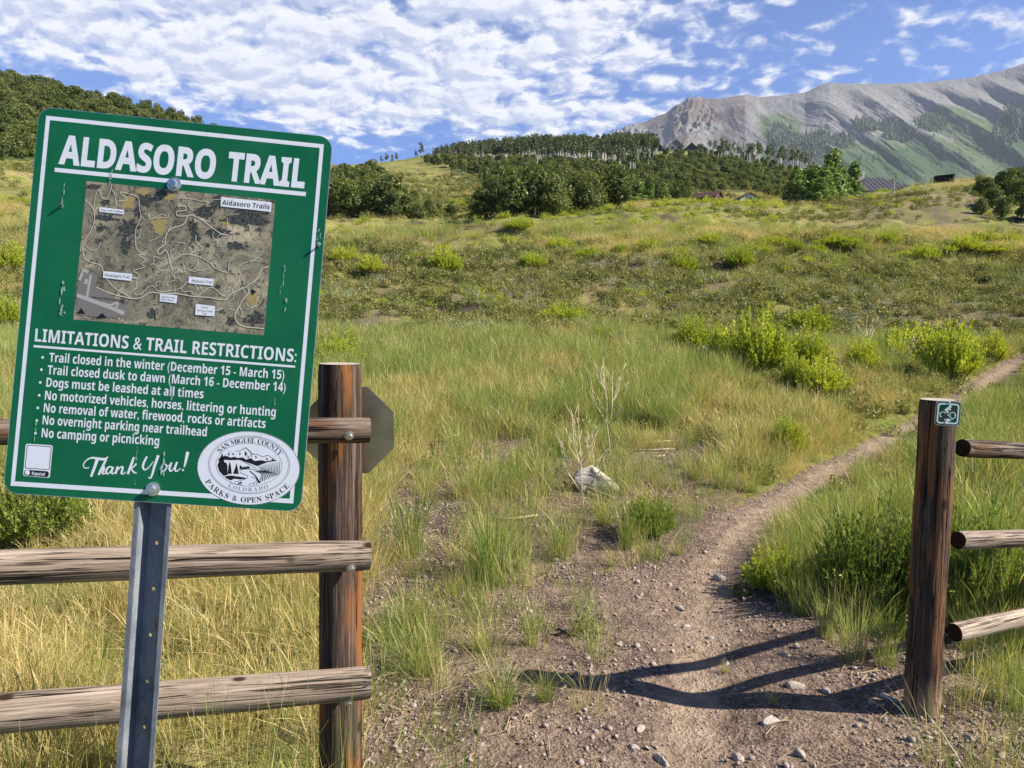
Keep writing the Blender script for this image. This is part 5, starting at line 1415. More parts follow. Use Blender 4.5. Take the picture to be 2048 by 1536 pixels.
# grass tufts on bare soil
M_TUFTG = M_GRASS
TUFT = []
for i in range(4):
    a = blades(150, 0.25, 0.45, 0.045, 1.5, 0.0036, 900 + i, 5, 0.10); b = blades(40, 0.33, 0.4, 0.05, 1.0, 0.0032, 920 + i, 5, 0.5)
    V, F, M = cat_mesh([(a[0], a[1], 0), (b[0], b[1], 1)]); TUFT.append(new_mesh('tuft', V, F, [M_GRASS, M_STRAW], M))
TALLT = []
for i in range(3):
    a = blades(120, 0.48, 0.4, 0.08, 0.5, 0.0040, 940 + i, 5, 0.5); b = blades(36, 0.42, 0.4, 0.09, 0.8, 0.0034, 960 + i, 5, 0.5)
    V, F, M = cat_mesh([(a[0], a[1], 0), (b[0], b[1], 1)]); TALLT.append(new_mesh('tall_tuft', V, F, [M_GRASS, M_STRAW], M))
TUFTS = [(1000, 1412, 150, 0, 'spiky green tuft casting a short shadow on the gravel, lowest of the lone tufts'), (1090, 1402, 90, 0, 'small green tuft at the tip of the post shadow'), (845, 1352, 110, 0, 'dark green tuft on bare soil right of the left fence post base'), (962, 1302, 80, 0, 'thin tuft above the lowest spiky tuft'),
         (1062, 1290, 90, 1, 'sparse tall tuft left of the gravel patch'), (820, 1250, 100, 0, 'tuft beside the bottom rail end of the left fence'), (905, 1190, 70, 0, 'small leaning tuft on soil left of the tall clump'), (985, 1172, 190, 1, 'tallest green clump in the middle of the bare soil'), (955, 1150, 140, 1, 'tall clump touching the tallest one on its left'),
         (1040, 1140, 120, 1, 'tall clump touching the tallest one on its right'), (820, 1112, 170, 1, 'upright clump just right of the left fence post'), (1120, 1120, 110, 1, 'slim clump left of the thin dry stalk'), (1252, 1097, 100, 1, 'slim clump in front of the bushy grass by the boulder'), (1355, 1108, 40, 0, 'flat little tuft at the edge of the trail'),
         (1222, 1132, 36, 0, 'tiny tuft on gravel left of the trail'), (1210, 1050, 80, 0, 'green tuft just below the pale boulder'), (1440, 975, 90, 1, 'grassy clump left of the trail bend'), (1500, 980, 60, 0, 'low tuft on the left lip of the trail'), (1535, 968, 40, 0, 'flat tuft spilling on the trail edge'), (1085, 990, 90, 0, 'bluish tuft under the dead branch'), (1450, 1330, 30, 0, 'tiny tuft lying in the post shadow'), (1545, 1400, 36, 0, 'tiny green tuft on the shadow of the right post'),
         (1650, 1275, 110, 1, 'pale dry clump under the left side of the dark brush'), (1705, 1322, 150, 1, 'ragged clump between the dark brush and the right post'), (1770, 1335, 130, 1, 'clump touching the left side of the right post'), (1955, 1345, 150, 1, 'dry clump just right of the right post'), (2015, 1350, 170, 1, 'thick clump under the bottom right rail'), (1935, 1300, 120, 1, 'clump between the right post and the bottom rail end'),
         (1990, 1400, 120, 1, 'straggly clump lowest at the right edge'), (2040, 1420, 130, 1, 'clump at the right edge below the bottom rail'), (1600, 1230, 110, 1, 'feathery clump at the shaded edge of the trail'), (1560, 1150, 120, 1, 'tall clump leaning over the trail from the right'), (1650, 1190, 120, 1, 'clump at the foot of the dark brush facing the trail')]
for i, (bx, by, hpx, tall, lab) in enumerate(TUFTS):
    p = hit([bx], [by])[0]; sc = hpx * p[1] / FPX / (0.52 if tall else 0.30)
    o = link('grass_tuft', (TALLT if tall else TUFT)[i % 3], None, p - np.array([0, 0, 0.005])); o.scale = (sc, sc, sc); o.rotation_euler = (0, 0, rng.uniform(0, 6.28)); tag(o, lab, 'grass tuft', 'lone tufts on the bare soil')
p = hit([1290], [1090])[0]
for q_, (bx, by, bw, bh, lab) in enumerate([(1300, 1075, 135, 90, 'bushy fine green plant between the boulder and the trail'), (1545, 1180, 150, 80, 'feathery pale grass bush at the right edge of the trail')]):
    p = hit([bx], [by])[0]; sc = p[1] / FPX; shrub(SH_DEEP if q_ == 0 else SH_BRIGHT, q_ + 1, p, bw * sc * 0.8, bh * sc, lab, 'green brush on the meadow slope')


M_GREYSTICK = flat_mat('grey_weathered_stick', (0.33, 0.27, 0.20), 0.9)


def stalk(p, H, seed, n=7, wide=0.5, r0=0.007):
    r = np.random.default_rng(seed); P = []
    lean = np.array([r.normal(0, 0.06), r.normal(0, 0.05), 1.0]); main = [np.array([0, 0, -0.04])] + [lean * H * s + np.array([r.normal(0, 0.010), r.normal(0, 0.010), 0]) for s in (0.2, 0.4, 0.6, 0.8, 1.0)]
    P.append(tube(main, np.linspace(r0, r0 * 0.4, 6) * 0.8, 6))
    for k in range(n):
        s = r.uniform(0.18, 0.75); b = lean * H * s; a = r.uniform(0, 2 * PI) if k > 3 else (0.2 if k % 2 else PI - 0.2) + r.normal(0, 0.3); L = H * (1 - s) * r.uniform(0.55, 1.0)
        e = b + np.array([math.cos(a) * L * wide, math.sin(a) * L * wide * 0.7, L * 0.85]); m_ = b * 0.5 + e * 0.5 + np.array([math.cos(a), math.sin(a), -0.3]) * L * 0.10
        P.append(tube([b, m_, e], [r0 * 0.65, r0 * 0.5, r0 * 0.3], 5))
        for j in range(3):
            t_ = r.uniform(0.4, 0.95); bb = b * (1 - t_) + e * t_; a2 = a + r.normal(0, 1.0); l2 = L * 0.28
            P.append(tube([bb, bb + np.array([math.cos(a2) * l2 * 0.5, math.sin(a2) * l2 * 0.5, l2 * 0.8])], [r0 * 0.4, r0 * 0.22], 4))
    V, F = merge(P)
    return V + p, F


for i, (bx, by, hpx, n, wd, lab) in enumerate([(1170, 1042, 235, 9, 0.36, 'bleached dry branching stalk rising in front of the pale boulder'), (1222, 930, 215, 9, 0.34, 'tallest dry branching stalk behind the pale boulder'), (1725, 742, 110, 7, 0.45, 'dry branching stalk with leafy top at the back of the meadow bushes'),
                                              (1808, 752, 82, 7, 0.75, 'wide forked dry stalk between two bright bushes'), (1868, 756, 74, 5, 0.7, 'dry Y-shaped stalk before the tall bush at the trail bend'), (1187, 985, 120, 3, 0.35, 'thin dry stem just right of the pale boulder')]):
    p = hit([bx], [by])[0]; H = hpx * p[1] / FPX * 1.02; V, F = stalk(np.zeros(3), H, 40 + i, n, wd, 0.0034 + 0.0004 * p[1])
    o = link('dry_stalk', new_mesh('dry_stalk', V, F, M_DEADWOOD, smooth=True), None, p); tag(o, lab, 'dry stalk', 'dry stalks')
# tall stalks with seed heads between the sign post and the left fence
for i, (bx, Y_, n_, H_) in enumerate([(335, 1.72, 20, 0.62), (430, 1.85, 26, 0.68), (485, 1.95, 16, 0.66), (560, 2.0, 9, 0.60), (655, 2.12, 14, 0.62), (690, 2.2, 8, 0.55), (60, 1.8, 14, 0.60), (140, 1.75, 16, 0.62)]):
    x_ = float(at(bx, 1500, Y_)[0]); V, F = blades(n_ * 2, H_, 0.22, 0.10, 0.42, 0.0042, 980 + i, 6, 0.8); z_ = float(ground(x_, Y_))
    o = link('grass_tuft', new_mesh('stalks', V, F, M_GRASS), None, (x_, Y_, z_)); tag(o, 'loose tall green seed stalks in front of the bottom rail of the left fence', 'grass tuft', 'tall seed stalks in front of the left fence')
# boulder, branch, stones
p = hit([1198], [990])[0]; s = p[1] / FPX; V, F = rock(81, 1.3, 0.9, 3, 11, 0.50, 0.86)
o = link('boulder', new_mesh('boulder', V, F, M_BOULDER), None, (p[0], p[1] + 0.12, p[2] + 20 * s)); o.scale = (56 * s, 46 * s, 54 * s); o.rotation_euler = (0.15, 0.25, 0.5); tag(o, 'pale grey-white boulder beside a dead branch and dry stalk', 'boulder')
pts = hit([1112, 1150, 1180, 1225], [945, 968, 984, 1000]); pts[:, 2] += [0.05, 0.035, 0.03, 0.02]; pts[:, 1] -= 0.08
V, F = tube(smooth_line(pts, 5), np.interp(np.linspace(0, 1, 16), [0, 1], [0.010, 0.018]), 8)
tag(link('dead_branch', new_mesh('dead_branch', V - pts[0], F, M_TWIG, smooth=True), None, pts[0]), 'dark dead branch lying against the pale boulder', 'branch')
pts = hit([985, 1020, 1075], [1040, 1043, 1036]); pts[:, 2] += 0.02
V, F = tube(smooth_line(pts, 5), 0.010, 7); tag(link('dead_branch', new_mesh('dead_branch', V - pts[0], F, M_DEADWOOD, smooth=True), None, pts[0]), 'pale straight stick lying behind the tallest grass clump', 'branch')
for i, (a, b_) in enumerate([((1270, 905), (1350, 902)), ((1255, 890), (1340, 886)), ((1300, 918), (1330, 915))]):
    pts = hit([a[0], (a[0] + b_[0]) / 2, b_[0]], [a[1], (a[1] + b_[1]) / 2 + 1, b_[1]]); pts[:, 2] += 0.02
    V, F = tube(pts, 0.009, 6); tag(link('dead_branch', new_mesh('dead_branch', V - pts[0], F, M_GREYSTICK, smooth=True), None, pts[0]), 'bleached stick on the bare patch behind the boulder', 'branch', 'bleached sticks behind the boulder')
STM = [new_mesh('stone', *rock(640 + i, 0.5, 0.55, 2, 8), M_STONE) for i in range(6)]; STP = [new_mesh('pale_stone', *rock(660 + i, 0.5, 0.45, 2, 8), M_PALESTONE) for i in range(3)]
STONES = [(1542, 1440, 26, 1, 'pale flat stone just below the shadow of the right post'), (1650, 1388, 17, 1, 'tan stone lying between the two rail shadows'), (1590, 1372, 24, 0, 'reddish stone half in the bush shadow'), (1320, 1498, 30, 1, 'flattest white stone at the bottom of the trail'), (1268, 1484, 16, 1, 'small white stone left of the flattest one'),
          (1282, 1448, 18, 0, 'grey pitted stone on the trail below the shadow'), (1452, 1312, 17, 1, 'yellowish stone at the end of the upper rail shadow'), (1568, 1308, 21, 0, 'dark red stone in the deep shade by the brush'), (1372, 1100 + 142, 14, 1, 'flat tan stone in the middle of the trail'), (1418, 1262, 13, 0, 'upright stone right of the flat tan stone'),
          (1360, 1208, 14, 1, 'small pale stone by the gravel left of the trail'), (1440, 1148, 22, 1, 'long flat pale stone across the narrow trail'), (1500, 1158, 18, 1, 'flat pale stone at the grassy edge of the narrow trail'), (1275, 1192, 13, 0, 'grey stone at the head of the gravel'), (1213, 1242, 14, 0, 'grey stone in the gravel left of centre'), (1180, 1330, 12, 1, 'tan stone near the tip of the post shadow'), (1200, 1448, 14, 0, 'tan stone left of the grey pitted stone'),
          (1780, 1400, 22, 0, 'grey stone beside the foot of the right post'), (1728, 1444, 14, 1, 'tan stone below the foot of the right post'), (1470, 1366, 13, 0, 'small dark stone between the rail shadows'), (1600, 1512, 20, 1, 'tan stone at the lower edge of the picture'), (1525, 1528, 14, 0, 'grey stone at the lower edge of the picture'), (2005, 1520, 16, 1, 'pale stone in the lower right corner'), (1935, 1480, 17, 0, 'grey stone right of the post foot'),
          (1240, 1290, 12, 0, 'small grey stone among gravel on the left side of the trail'), (960, 1490, 15, 0, 'brown stone near the lower left of the bare soil'), (790, 1500, 16, 1, 'pale stone near the left fence post foot'), (870, 1430, 12, 1, 'small pale stone right of the left post')]
for i, (bx, by, w_, pale, lab) in enumerate(STONES):
    p = hit([bx], [by])[0]; s = w_ * p[1] / FPX
    o = link('stone', (STP if pale else STM)[i % 3], None, (p[0], p[1], p[2] + s * 0.02)); o.scale = (s, s, s); o.rotation_euler = (rng.normal(0, .15), rng.normal(0, .15), rng.uniform(0, 6.28)); tag(o, lab, 'stone', 'larger stones on the trail')

# ------------------------------------------------------------------ oaks
OAKM = [(new_mesh('oak_crown', *crown(lobes_oak(s), 6500, 0.10, s), M_OAK), new_mesh('oak_trunk', *stems_oak(s), M_BARK)) for s in range(20, 26)]
OAKFAR = [new_mesh('far_oak', *crown(lobes_oak(s), 2800, 0.135, s), M_OAK) for s in range(40, 45)]
OAKP = [bpy.data.objects.new('far_oak', m) for m in OAKFAR]


def in_px(poly, n, dmin=20, dmax=700):
    poly = np.array(poly, float); out = []
    while len(out) < n:
        q_ = rng.uniform(poly.min(0), poly.max(0), (n * 2, 2)); q_ = q_[inside(poly, q_[:, 0], q_[:, 1])]
        h = hit(q_[:, 0], q_[:, 1]); h = h[np.isfinite(h[:, 1]) & (h[:, 1] > dmin) & (h[:, 1] < dmax)]
        out += list(h)
        if len(h) == 0: break
    return np.array(out[:n]).reshape(-1, 3)


def thin(P, dmin):
    keep = []
    for p in P:
        if all((p[0] - q_[0]) ** 2 + (p[1] - q_[1]) ** 2 > dmin ** 2 for q_ in keep): keep.append(p)
    return np.array(keep).reshape(-1, 3)


def oak(p, s, i, label, group, detailed):
    if detailed:
        o = link('scrub_oak', None, None, p - np.array([0, 0, 0.05])); c, k = OAKM[i % 6]; link('trunk', k, o); link('crown', c, o)
    else: o = link('scrub_oak', OAKFAR[i % 5], None, p - np.array([0, 0, 0.1]))
    o.scale = (s * rng.uniform(0.9, 1.2), s * rng.uniform(0.9, 1.2), s * rng.uniform(0.85, 1.15)); o.rotation_euler = (0, 0, rng.uniform(0, 6.28)); tag(o, label, 'oak', group)


mass = []
AREAS = [([(655, 434), (660, 350), (735, 345), (790, 372), (835, 424), (955, 426), (965, 378), (1100, 368), (1215, 384), (1255, 400), (1245, 411), (1110, 432), (900, 439), (760, 440)], 420, 2.2, 1.04, True, 'dark scrub oak in the dense thicket at the back of the meadow', 'scrub oaks of the thicket behind the meadow'),
         ([(-260, 318), (-260, 60), (0, 158), (150, 185), (300, 222), (470, 278), (430, 292), (200, 300), (75, 322)], 2200, 2.1, 0.86, False, 'dark scrub oak in the thicket covering the hillside behind the green trail sign', 'scrub oaks on the western hillside'),
         ([(840, 324), (1000, 322), (1180, 330), (1210, 345), (1210, 352), (1210, 372), (1000, 356), (900, 338)], 420, 2.7, 1.0, False, 'scrub oak in the dark band below the aspen trunks', 'scrub oaks below the aspens'),
         ([(1180, 395), (1220, 330), (1330, 309), (1430, 309), (1560, 330), (1620, 360), (1580, 402), (1530, 397), (1500, 384), (1400, 386), (1375, 402), (1260, 405)], 1100, 2.5, 0.85, False, 'scrub oak on the low green hill below the lodge', 'scrub oaks on the hill below the lodge')]
for poly, n, dm, sc, det, lab, grp in AREAS:
    P = thin(in_px(poly, n), dm)
    if grp.endswith('lodge'): P = P[fbm(P[:, 0] / 26, P[:, 1] / 26, 71, 2) > 0.33]
    order = np.argsort(P[:, 1]); P = P[order]; cap = {True: 104, False: 74}[det] if 'aspens' not in grp else 34
    for i, p in enumerate(P):
        s = sc * rng.uniform(0.62, 1.28)
        qx_ = float(project(p)[0])
        if det and 800 < qx_ < 970: s *= 0.62
        if det and qx_ > 985 and p[1] > 96: s *= 1.18
        if i < cap: oak(p, s, i, lab, grp, det and i < 60)
        else: mass.append((p, s))
for bx, by, s in [(1968, 392, 1.15), (2010, 385, 1.35), (2062, 380, 1.5), (2120, 384, 1.4), (1985, 415, 1.0), (2040, 408, 1.2), (2100, 412, 1.3), (1962, 430, 0.7), (2005, 437, 0.8), (2052, 440, 0.8), (2110, 445, 0.9), (2030, 378, 1.2)]:
    p = hit([bx], [by])[0]; oak(p, s * 0.72, int(bx), 'round green scrub oak on the knoll behind the right fence', 'scrub oaks on the knoll', True)
if mass:
    mp_ = np.array([m[0] for m in mass]); ms = np.array([m[1] for m in mass]); n = len(ms)
    scatter('oak_foliage_mass', mp_ - np.array([0, 0, 0.1]), np.stack([0 * ms, 0 * ms, rng.uniform(0, 6.28, n)], -1), np.stack([ms, ms, ms], -1), rng.integers(0, 5, n), OAKP)

# ------------------------------------------------------------------ aspens, cottonwoods
def aspen_mesh(seed, bare_=0.45, H=12.0, W=1.65, n=560):
    r = np.random.default_rng(seed); L = []
    for k in range(6):
        z = H * (bare_ + (1 - bare_) * (k + 0.5) / 6.2); L.append((r.normal(0, 0.35), r.normal(0, 0.35), z, W * (1.05 - 0.09 * k) * r.uniform(0.7, 1.15), H * 0.085))
    tr = tube([(0, 0, -0.5), (r.normal(0, .12), 0, H * 0.4), (r.normal(0, .25), r.normal(0, .2), H * 0.93)], [0.27, 0.21, 0.07], 6)
    br = [tube([(0, 0, H * z), (math.cos(a) * 0.9, math.sin(a) * 0.9, H * z + 0.9)], [0.05, 0.02], 4) for z, a in zip(r.uniform(0.3, 0.85, 7), r.uniform(0, 6.28, 7))]
    return new_mesh('aspen_trunk', *merge([tr] + br), M_WHITEBARK), new_mesh('aspen_crown', *crown(L, n, 0.33, seed), M_ASPEN)


ASP = [aspen_mesh(800 + i, [0.5, 0.58, 0.45, 0.62, 0.54][i]) for i in range(5)]; ASPB = [aspen_mesh(820 + i, 0.6, 12, 1.0, 90) for i in range(2)]


def aspen(p, s, i, meshes, label, group):
    o = link('aspen_tree', None, None, p); t, c = meshes[i % len(meshes)]; link('trunk', t, o); link('crown', c, o)
    o.scale = (s * 1.15, s * 1.15, s); o.rotation_euler = (0, 0, rng.uniform(0, 6.28)); tag(o, label, 'aspen', group)


PA = thin(in_px([(862, 322), (870, 309), (1000, 301), (1230, 301), (1300, 303), (1320, 318), (1150, 327), (960, 325)], 1700), 1.35); PA = PA[np.argsort(PA[:, 1])]; P = PA[:300]
def stand(p): return float(np.interp(project(p)[0], [860, 960, 1060, 1340], [0.50, 0.78, 1.0, 1.0]))


for i, p in enumerate(P): aspen(p, rng.uniform(0.48, 0.90) * stand(p), i + int(rng.integers(0, 5)), ASP, 'pale-trunked aspen in the stand along the ridge left of the lodge', 'aspens along the ridge')
if len(PA) > 300:
    am = PA[300:]; n = len(am); s = rng.uniform(0.48, 0.95, n) * np.array([stand(p) for p in am]); AV = []
    for t_, c_ in ASP:
        def arr(me): v = np.empty(len(me.vertices) * 3, np.float32); me.vertices.foreach_get('co', v); return v.reshape(-1, 3), [tuple(p.vertices) for p in me.polygons]
        (v1, f1), (v2, f2) = arr(t_), arr(c_); V, F = merge([(v1, f1), (v2, f2)])
        AV.append(bpy.data.objects.new('far_aspen', new_mesh('far_aspen', V, F, [M_WHITEBARK, M_ASPEN], [0] * len(f1) + [1] * len(f2))))
    scatter('aspen_forest', am, np.stack([0 * s, 0 * s, rng.uniform(0, 6, n)], -1), np.stack([s * 1.2, s * 1.2, s], -1), rng.integers(0, 5, n), AV)
P = thin(in_px([(1395, 318), (1400, 306), (1475, 306), (1560, 322), (1640, 342), (1640, 350), (1540, 335)], 260), 3.0)[:64]
for i, p in enumerate(P): aspen(p, rng.uniform(0.38, 0.78), i, ASP if i % 4 else ASPB, 'scattered aspen on the slope right of the lodge', 'aspens right of the lodge')
P = thin(in_px([(1180, 352), (1180, 335), (1290, 330), (1300, 350)], 60), 4.0)[:14]
for i, p in enumerate(P): aspen(p, rng.uniform(0.5, 0.7), i, ASP, 'small aspen on the mid slope below the ridge stand', 'aspens on the mid slope')
for i, (bx, by, hpx) in enumerate([(1585, 336, 44), (1594, 336, 46), (1604, 337, 40), (1614, 338, 42), (1624, 340, 36), (1788, 389, 42)]):
    h = hit([bx], [by], 700)[0]
    if not np.isfinite(h[1]): h = at(bx, by, 400)
    aspen(h, hpx * h[1] / FPX / 12, i, ASPB, 'nearly bare white aspen trunk right of the lodge' if i < 5 else 'lone bare white tree beside the dark metal roof', 'bare white aspens')
for i, (bx, D, hpx) in enumerate([(768, 380, 12), (778, 380, 16), (790, 380, 13), (798, 380, 15), (848, 455, 22), (836, 455, 12)]):
    zz_ = -0.6 + float(ground((bx - 1024) / FPX * D, D)); aspen(np.array([(bx - 1024) / FPX * D, D, zz_ - hpx * D / FPX * 0.35]), hpx * D / FPX / 12 * 1.7, i, ASP, 'small tree against the sky on the far ridge left of the aspens', 'skyline trees')


def cotton(seed, H=8.0, W=3.1, n=4200):
    r = np.random.default_rng(seed); L = []
    for k in range(11):
        s = k / 10; a = r.uniform(0, 6.28); d = W * 0.45 * (1 - s * 0.8) * r.uniform(0.3, 1); L.append((d * math.cos(a), d * math.sin(a), H * (0.16 + 0.74 * s), W * (0.60 - 0.30 * s) * r.uniform(0.8, 1.15), H * 0.105))
    tr = tube([(0, 0, -0.4), (0.05, 0, H * 0.4), (0, 0.1, H * 0.9)], [0.16, 0.11, 0.03], 7)
    br = [tube([(0, 0, H * z), (math.cos(a) * W * 0.4, math.sin(a) * W * 0.4, H * z + 1.0)], [0.05, 0.02], 4) for z, a in zip(r.uniform(0.15, 0.7, 9), r.uniform(0, 6.28, 9))]
    return new_mesh('cottonwood_trunk', *merge([tr] + br), M_BARK), new_mesh('cottonwood_crown', *crown(L, n, 0.21, seed, 0.45), M_COTTON)


COT = [cotton(860 + i) for i in range(4)]
for i, (bx, D, by, hpx, wd, lab) in enumerate([(1592, 128, 412, 66, 1.5, 'low dark cottonwood, left end of the grove beside the knoll'), (1628, 130, 411, 78, 1.3, 'mid-sized cottonwood in the grove beside the knoll'), (1665, 132, 409, 103, 0.95, 'tallest cottonwood, pointed crown, in the grove beside the knoll'), (1648, 126, 411, 72, 1.1, 'cottonwood in front of the tallest in the grove'),
                                              (1708, 138, 396, 80, 0.95, 'separate pointed cottonwood right of the grove, before the metal roof'), (1275, 112, 414, 44, 1.5, 'dark bushy tree at the right end of the thicket'), (1300, 113, 415, 52, 1.1, 'dark upright tree just right of the thicket'), (1326, 114, 413, 40, 1.2, 'smaller dark tree right of the thicket, nearest the red roofs'),
                                              (1430, 150, 402, 28, 1.2, 'small dark tree between the two cabins'), (1600, 126, 413, 44, 1.4, 'lowest bushy cottonwood at the front of the grove'), (1612, 134, 411, 74, 1.2, 'cottonwood at the back of the grove, left of the tallest'), (1684, 136, 404, 74, 0.9, 'slim cottonwood filling the gap between the tallest and the separate one'), (1640, 124, 412, 50, 1.5, 'broad low cottonwood at the foot of the tallest')]):
    x_ = float(at(bx, by, D)[0]); z_ = min(float(ground(x_, D)), float(at(bx, by, D)[2]) + 0.3); s = hpx * D / FPX / 7.6
    o = link('cottonwood', None, None, (x_, D, z_)); t, c = COT[i % 4]; link('trunk', t, o); link('crown', c, o); o.scale = (s * wd, s * wd, s); o.rotation_euler = (0, 0, i * 1.3); tag(o, lab, 'tree', 'cottonwoods beyond the meadow')

# forest patches far up the mountain
def spruce_mesh(seed):
    r = np.random.default_rng(seed); V = []; F = []; n = 0
    for k in range(6):
        z = 2 + 2.3 * k; rad = 3.4 * (1 - k / 6.6); m = 7; c = len(V); V += [(rad * r.uniform(.7, 1.2) * math.cos(a), rad * r.uniform(.7, 1.2) * math.sin(a), z + r.normal(0, .3)) for a in np.linspace(0, 6.28, m + 1)[:-1]] + [(0, 0, z + 4.2)]
        F += [(c + i, c + (i + 1) % m, c + m) for i in range(m)]
    return bpy.data.objects.new('far_spruce', new_mesh('far_spruce', V, F, M_SPRUCE))


P = []
for cx_, cy_, rx__, ry__ in WOODS[:11]:
    n = int(rx__ * ry__ * 0.32); a = rng.uniform(0, 6.28, n); d = np.sqrt(rng.uniform(0, 1, n)) * rng.uniform(0.7, 1.15, n); P.append(np.stack([cx_ + rx__ * d * np.cos(a), cy_ + ry__ * d * np.sin(a)], -1))
P.append(np.stack([rng.uniform(1540, 1920, 60), rng.uniform(255, 330, 60)], -1))
P = np.concatenate(P); yr = np.interp(P[:, 0], rx_, ry_)
tg = np.clip((412 - P[:, 1]) / (412 - yr), 0.02, 0.97); tt = (1.14 - np.sqrt(np.maximum(1.2996 - 0.56 * tg, 0))) / 0.28
Q3, _ = mountain_pt(P[:, 0], tt); n = len(Q3); s = rng.uniform(0.8, 1.7, n)
scatter('spruce_forest', Q3 - np.array([0, 0, 3]), np.stack([0 * s, 0 * s, rng.uniform(0, 6, n)], -1), np.stack([s * 1.3, s * 1.3, s * 1.35], -1), rng.integers(0, 3, n), [spruce_mesh(i) for i in range(3)])

# ------------------------------------------------------------------ buildings
M_DKWALL = flat_mat('dark_stained_boards', (0.050, 0.040, 0.034), 0.8); M_SHINGLE = flat_mat('grey_shingle_roof', (0.10, 0.095, 0.095), 0.7); M_METALROOF = flat_mat('dark_standing_seam_roof', (0.055, 0.050, 0.058), 0.55, 0.4)
M_REDROOF = flat_mat('rust_red_roof', (0.085, 0.042, 0.032), 0.8); M_REDWALL = flat_mat('red_brown_log_wall', (0.13, 0.05, 0.035), 0.8); M_PALEWALL = flat_mat('pale_stucco', (0.56, 0.50, 0.42), 0.8); M_GLASS = flat_mat('window_glass', (0.03, 0.035, 0.045), 0.08, 0.6); M_WHITEW = flat_mat('white_gable_boards', (0.62, 0.62, 0.62), 0.7); M_STONEW = flat_mat('grey_stone_wall', (0.24, 0.21, 0.18), 0.9)


def gable(w, d, h, rise, over=0.5, th=0.25, ry=0.0):
    """gable end towards -Y: wall and roof shapes about the origin"""
    hw = w / 2; hd = d / 2
    Vw = [(-hw, -hd, -1), (hw, -hd, -1), (hw, -hd, h), (0, -hd, h + rise), (-hw, -hd, h), (-hw, hd, -1), (hw, hd, -1), (hw, hd, h), (0, hd, h + rise), (-hw, hd, h)]
    Fw = [(0, 1, 2, 3, 4), (6, 5, 9, 8, 7), (1, 6, 7, 2), (5, 0, 4, 9)]
    k = rise / hw; P = []
    for sg in (-1, 1):
        e = np.array([[sg * (hw + over), -hd - over, h - k * over], [0, -hd - over, h + rise], [0, hd + over, h + rise], [sg * (hw + over), hd + over, h - k * over]], float)
        u = np.array([0, 0, th + 0.01]); P.append((np.concatenate([e + [0, 0, 0.02], e + u]), [(0, 1, 2, 3), (7, 6, 5, 4), (0, 4, 5, 1), (1, 5, 6, 2), (2, 6, 7, 3), (3, 7, 4, 0)]))
    return (np.array(Vw, float), Fw), merge(P)


def place_shape(g, loc, rz):
    V, F = g; c, s = math.cos(rz), math.sin(rz); V = np.asarray(V, float)
    return np.stack([V[:, 0] * c - V[:, 1] * s + loc[0], V[:, 0] * s + V[:, 1] * c + loc[1], V[:, 2] + loc[2]], -1), F


# lodge on the ridge
lp = at(1352, 300, 474); lz = float(ground(lp[0], lp[1])); lp[2] = lz - 0.3
ld = empty('lodge', lp, 'dark many-gabled timber lodge on the ridge among aspens', 'house')
for i, (ox, oy, w_, d_, h_, r_, rz, wm) in enumerate([(-1, 0, 8.5, 9, 2.6, 3.9, 0.0, M_STONEW), (-11.5, 1, 5, 9, 2.0, 3.0, 0.0, M_DKWALL), (-16, 1.5, 5, 8, 2.2, 2.8, 0.0, M_DKWALL), (-20, 1.5, 6, 8, 1.8, 2.4, 0.0, M_DKWALL), (8.5, 2, 6, 12, 2.0, 2.6, 0.0, M_DKWALL), (14, 2, 8, 9, 1.6, 2.4, 0.0, M_DKWALL), (-3, 4.5, 44, 6, 2.0, 0.02, 0.0, M_DKWALL)]):
    if i == 6:
        V, F = box((0, 0, 0.8), (40, 6, 3)); part('wall', *place_shape((V, F), lp + np.array([ox, oy, 0]), 0), M_DKWALL, ld); continue
    a, b_ = gable(w_, d_, h_, r_); ww = part('wall', *place_shape(a, lp + np.array([ox, oy, 0]), rz), wm, ld); part('roof', *place_shape(b_, lp + np.array([ox, oy, 0]), rz), M_SHINGLE, ld)
    for q_ in (-1, 1):
        V, F = box((q_ * w_ * 0.22, -d_ / 2 - 0.03, h_ * 0.62), (w_ * 0.22, 0.06, h_ * 0.55)); part('window', *place_shape((V, F), lp + np.array([ox, oy, 0]), rz), M_GLASS, ld)
V, F = box((4, 3, 3.0), (1.4, 1.4, 6.5)); part('chimney', V + lp, F, M_STONEW, ld)
# red-roofed cabins
for bx, by, D, w_, rz, lab, wm in [(1415, 403, 150, 3.2, 0.9, 'low cabin with rust-red roof half hidden by trees', M_REDWALL), (1489, 398, 152, 3.6, 0.12, 'red-brown cabin with a pale gable front among the shrubs', M_WHITEW)]:
    p = at(bx, by, D); p[2] = float(ground(p[0], p[1])); cb = empty('cabin', p, lab, 'house', 'cabins behind the meadow')
    a, b_ = gable(w_, 4.5, 0.9, 1.0, 0.35, 0.15); part('wall', *place_shape(a, p, rz), wm, cb); part('roof', *place_shape(b_, p, rz), M_REDROOF, cb)
    V, F = box((0, -2.27, 0.7), (0.9, 0.05, 0.8)); part('window', *place_shape((V, F), p, rz), M_GLASS, cb)
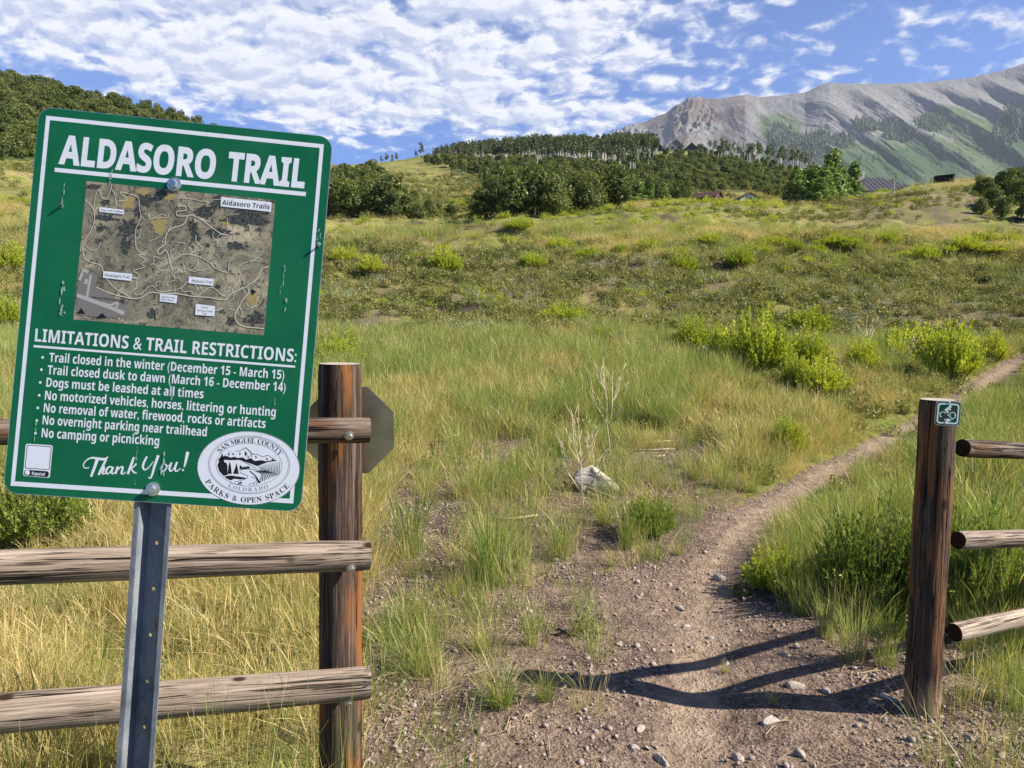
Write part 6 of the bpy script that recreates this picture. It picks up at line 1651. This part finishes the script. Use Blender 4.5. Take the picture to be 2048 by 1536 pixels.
# metal-roofed house behind the knoll
p = at(1752, 398, 168); hs = empty('house', p, 'house with dark standing-seam metal roof and pale tower behind the knoll', 'house')
hw, hd, hh = 7.6, 7.0, 5.2
E4 = np.array([[-hw, -hd, 0.6], [hw, -hd, 0.6], [hw, hd, 0.6], [-hw, hd, 0.6], [-2.6, 0, hh - 0.7], [1.0, 0, hh - 0.7]], float)
part('roof', E4 + p, [(0, 1, 5, 4), (1, 2, 5), (2, 3, 4, 5), (3, 0, 4), (3, 2, 1, 0)], M_METALROOF, hs)
seams = []
for i in range(15):
    x0 = -hw + 0.5 + i * (2 * hw - 1.0) / 14; x1 = float(np.clip(x0, -2.6, 1.0)); t_ = 1.0 if -2.6 <= x0 <= 1.0 else (1 - (abs(x0 - x1)) / (hw - (2.6 if x0 < 0 else 1.0)))
    a = np.array([x0, -hd, 0.63]); b_ = a + np.array([0, hd * t_, (hh - 1.3) * t_]); seams.append(tube([a, b_], 0.05, 4))
V, F = merge(seams); part('roof_seams', V + p, F, M_METALROOF, hs)
V, F = box((0, 0, -1.4), (2 * hw - 1.6, 2 * hd - 1.6, 3.9)); part('wall', V + p, F, M_PALEWALL, hs)
V, F = box((-3.4, 2.0, 3.0), (2.3, 2.3, 6.2)); part('tower', V + p, F, M_PALEWALL, hs)
# low weathered shed on the crest of the knoll
p = at(1888, 359, 113); p[2] = float(ground(p[0], p[1])) - 0.05; sh = empty('shed', p, 'low dark open-fronted shed on the crest of the knoll', 'shed')
RZ = -0.35
for V, F in [box((0, 0.5, 0.55), (2.5, 0.12, 1.2)), box((1.2, 0, 0.55), (0.12, 1.0, 1.2))]: part('wall', *place_shape((V, F), p, RZ), M_STONEW if V[:, 0].min() > 0.5 else M_DKWALL, sh)
for x_ in (-1.2, -0.6, 0.0, 0.6):
    V, F = box((x_, -0.5, 0.45), (0.18, 0.14, 1.0)); part('post', *place_shape((V, F), p, RZ), M_DKWALL, sh)
V, F = box((0, 0, 0.0), (2.6, 1.2, 0.14)); V[:, 2] += 1.13 + V[:, 0] * 0.055; part('roof', *place_shape((V, F), p, RZ), M_DKWALL, sh)
V, F = box((-0.1, -0.5, 0.22), (2.4, 0.08, 0.4)); part('front_boards', *place_shape((V, F), p, RZ), M_DKWALL, sh)

# ------------------------------------------------------------------ the air between here and the mountains
hz_m = bpy.data.materials.new('blue_haze'); hz_m.use_nodes = True; ht = NT(hz_m.node_tree); ht.n.clear()
pvn = ht.node('ShaderNodeVolumePrincipled', {'Color': (0.80, 0.88, 1.0, 1.0), 'Density': 0.000034})
ho = ht.node('ShaderNodeOutputMaterial'); ht.l.new(pvn.outputs[0], ho.inputs['Volume'])
V, F = box((0, 3300, 950), (12000, 7400, 2900)); tag(link('haze', new_mesh('haze', V, F, hz_m)), kind='stuff')
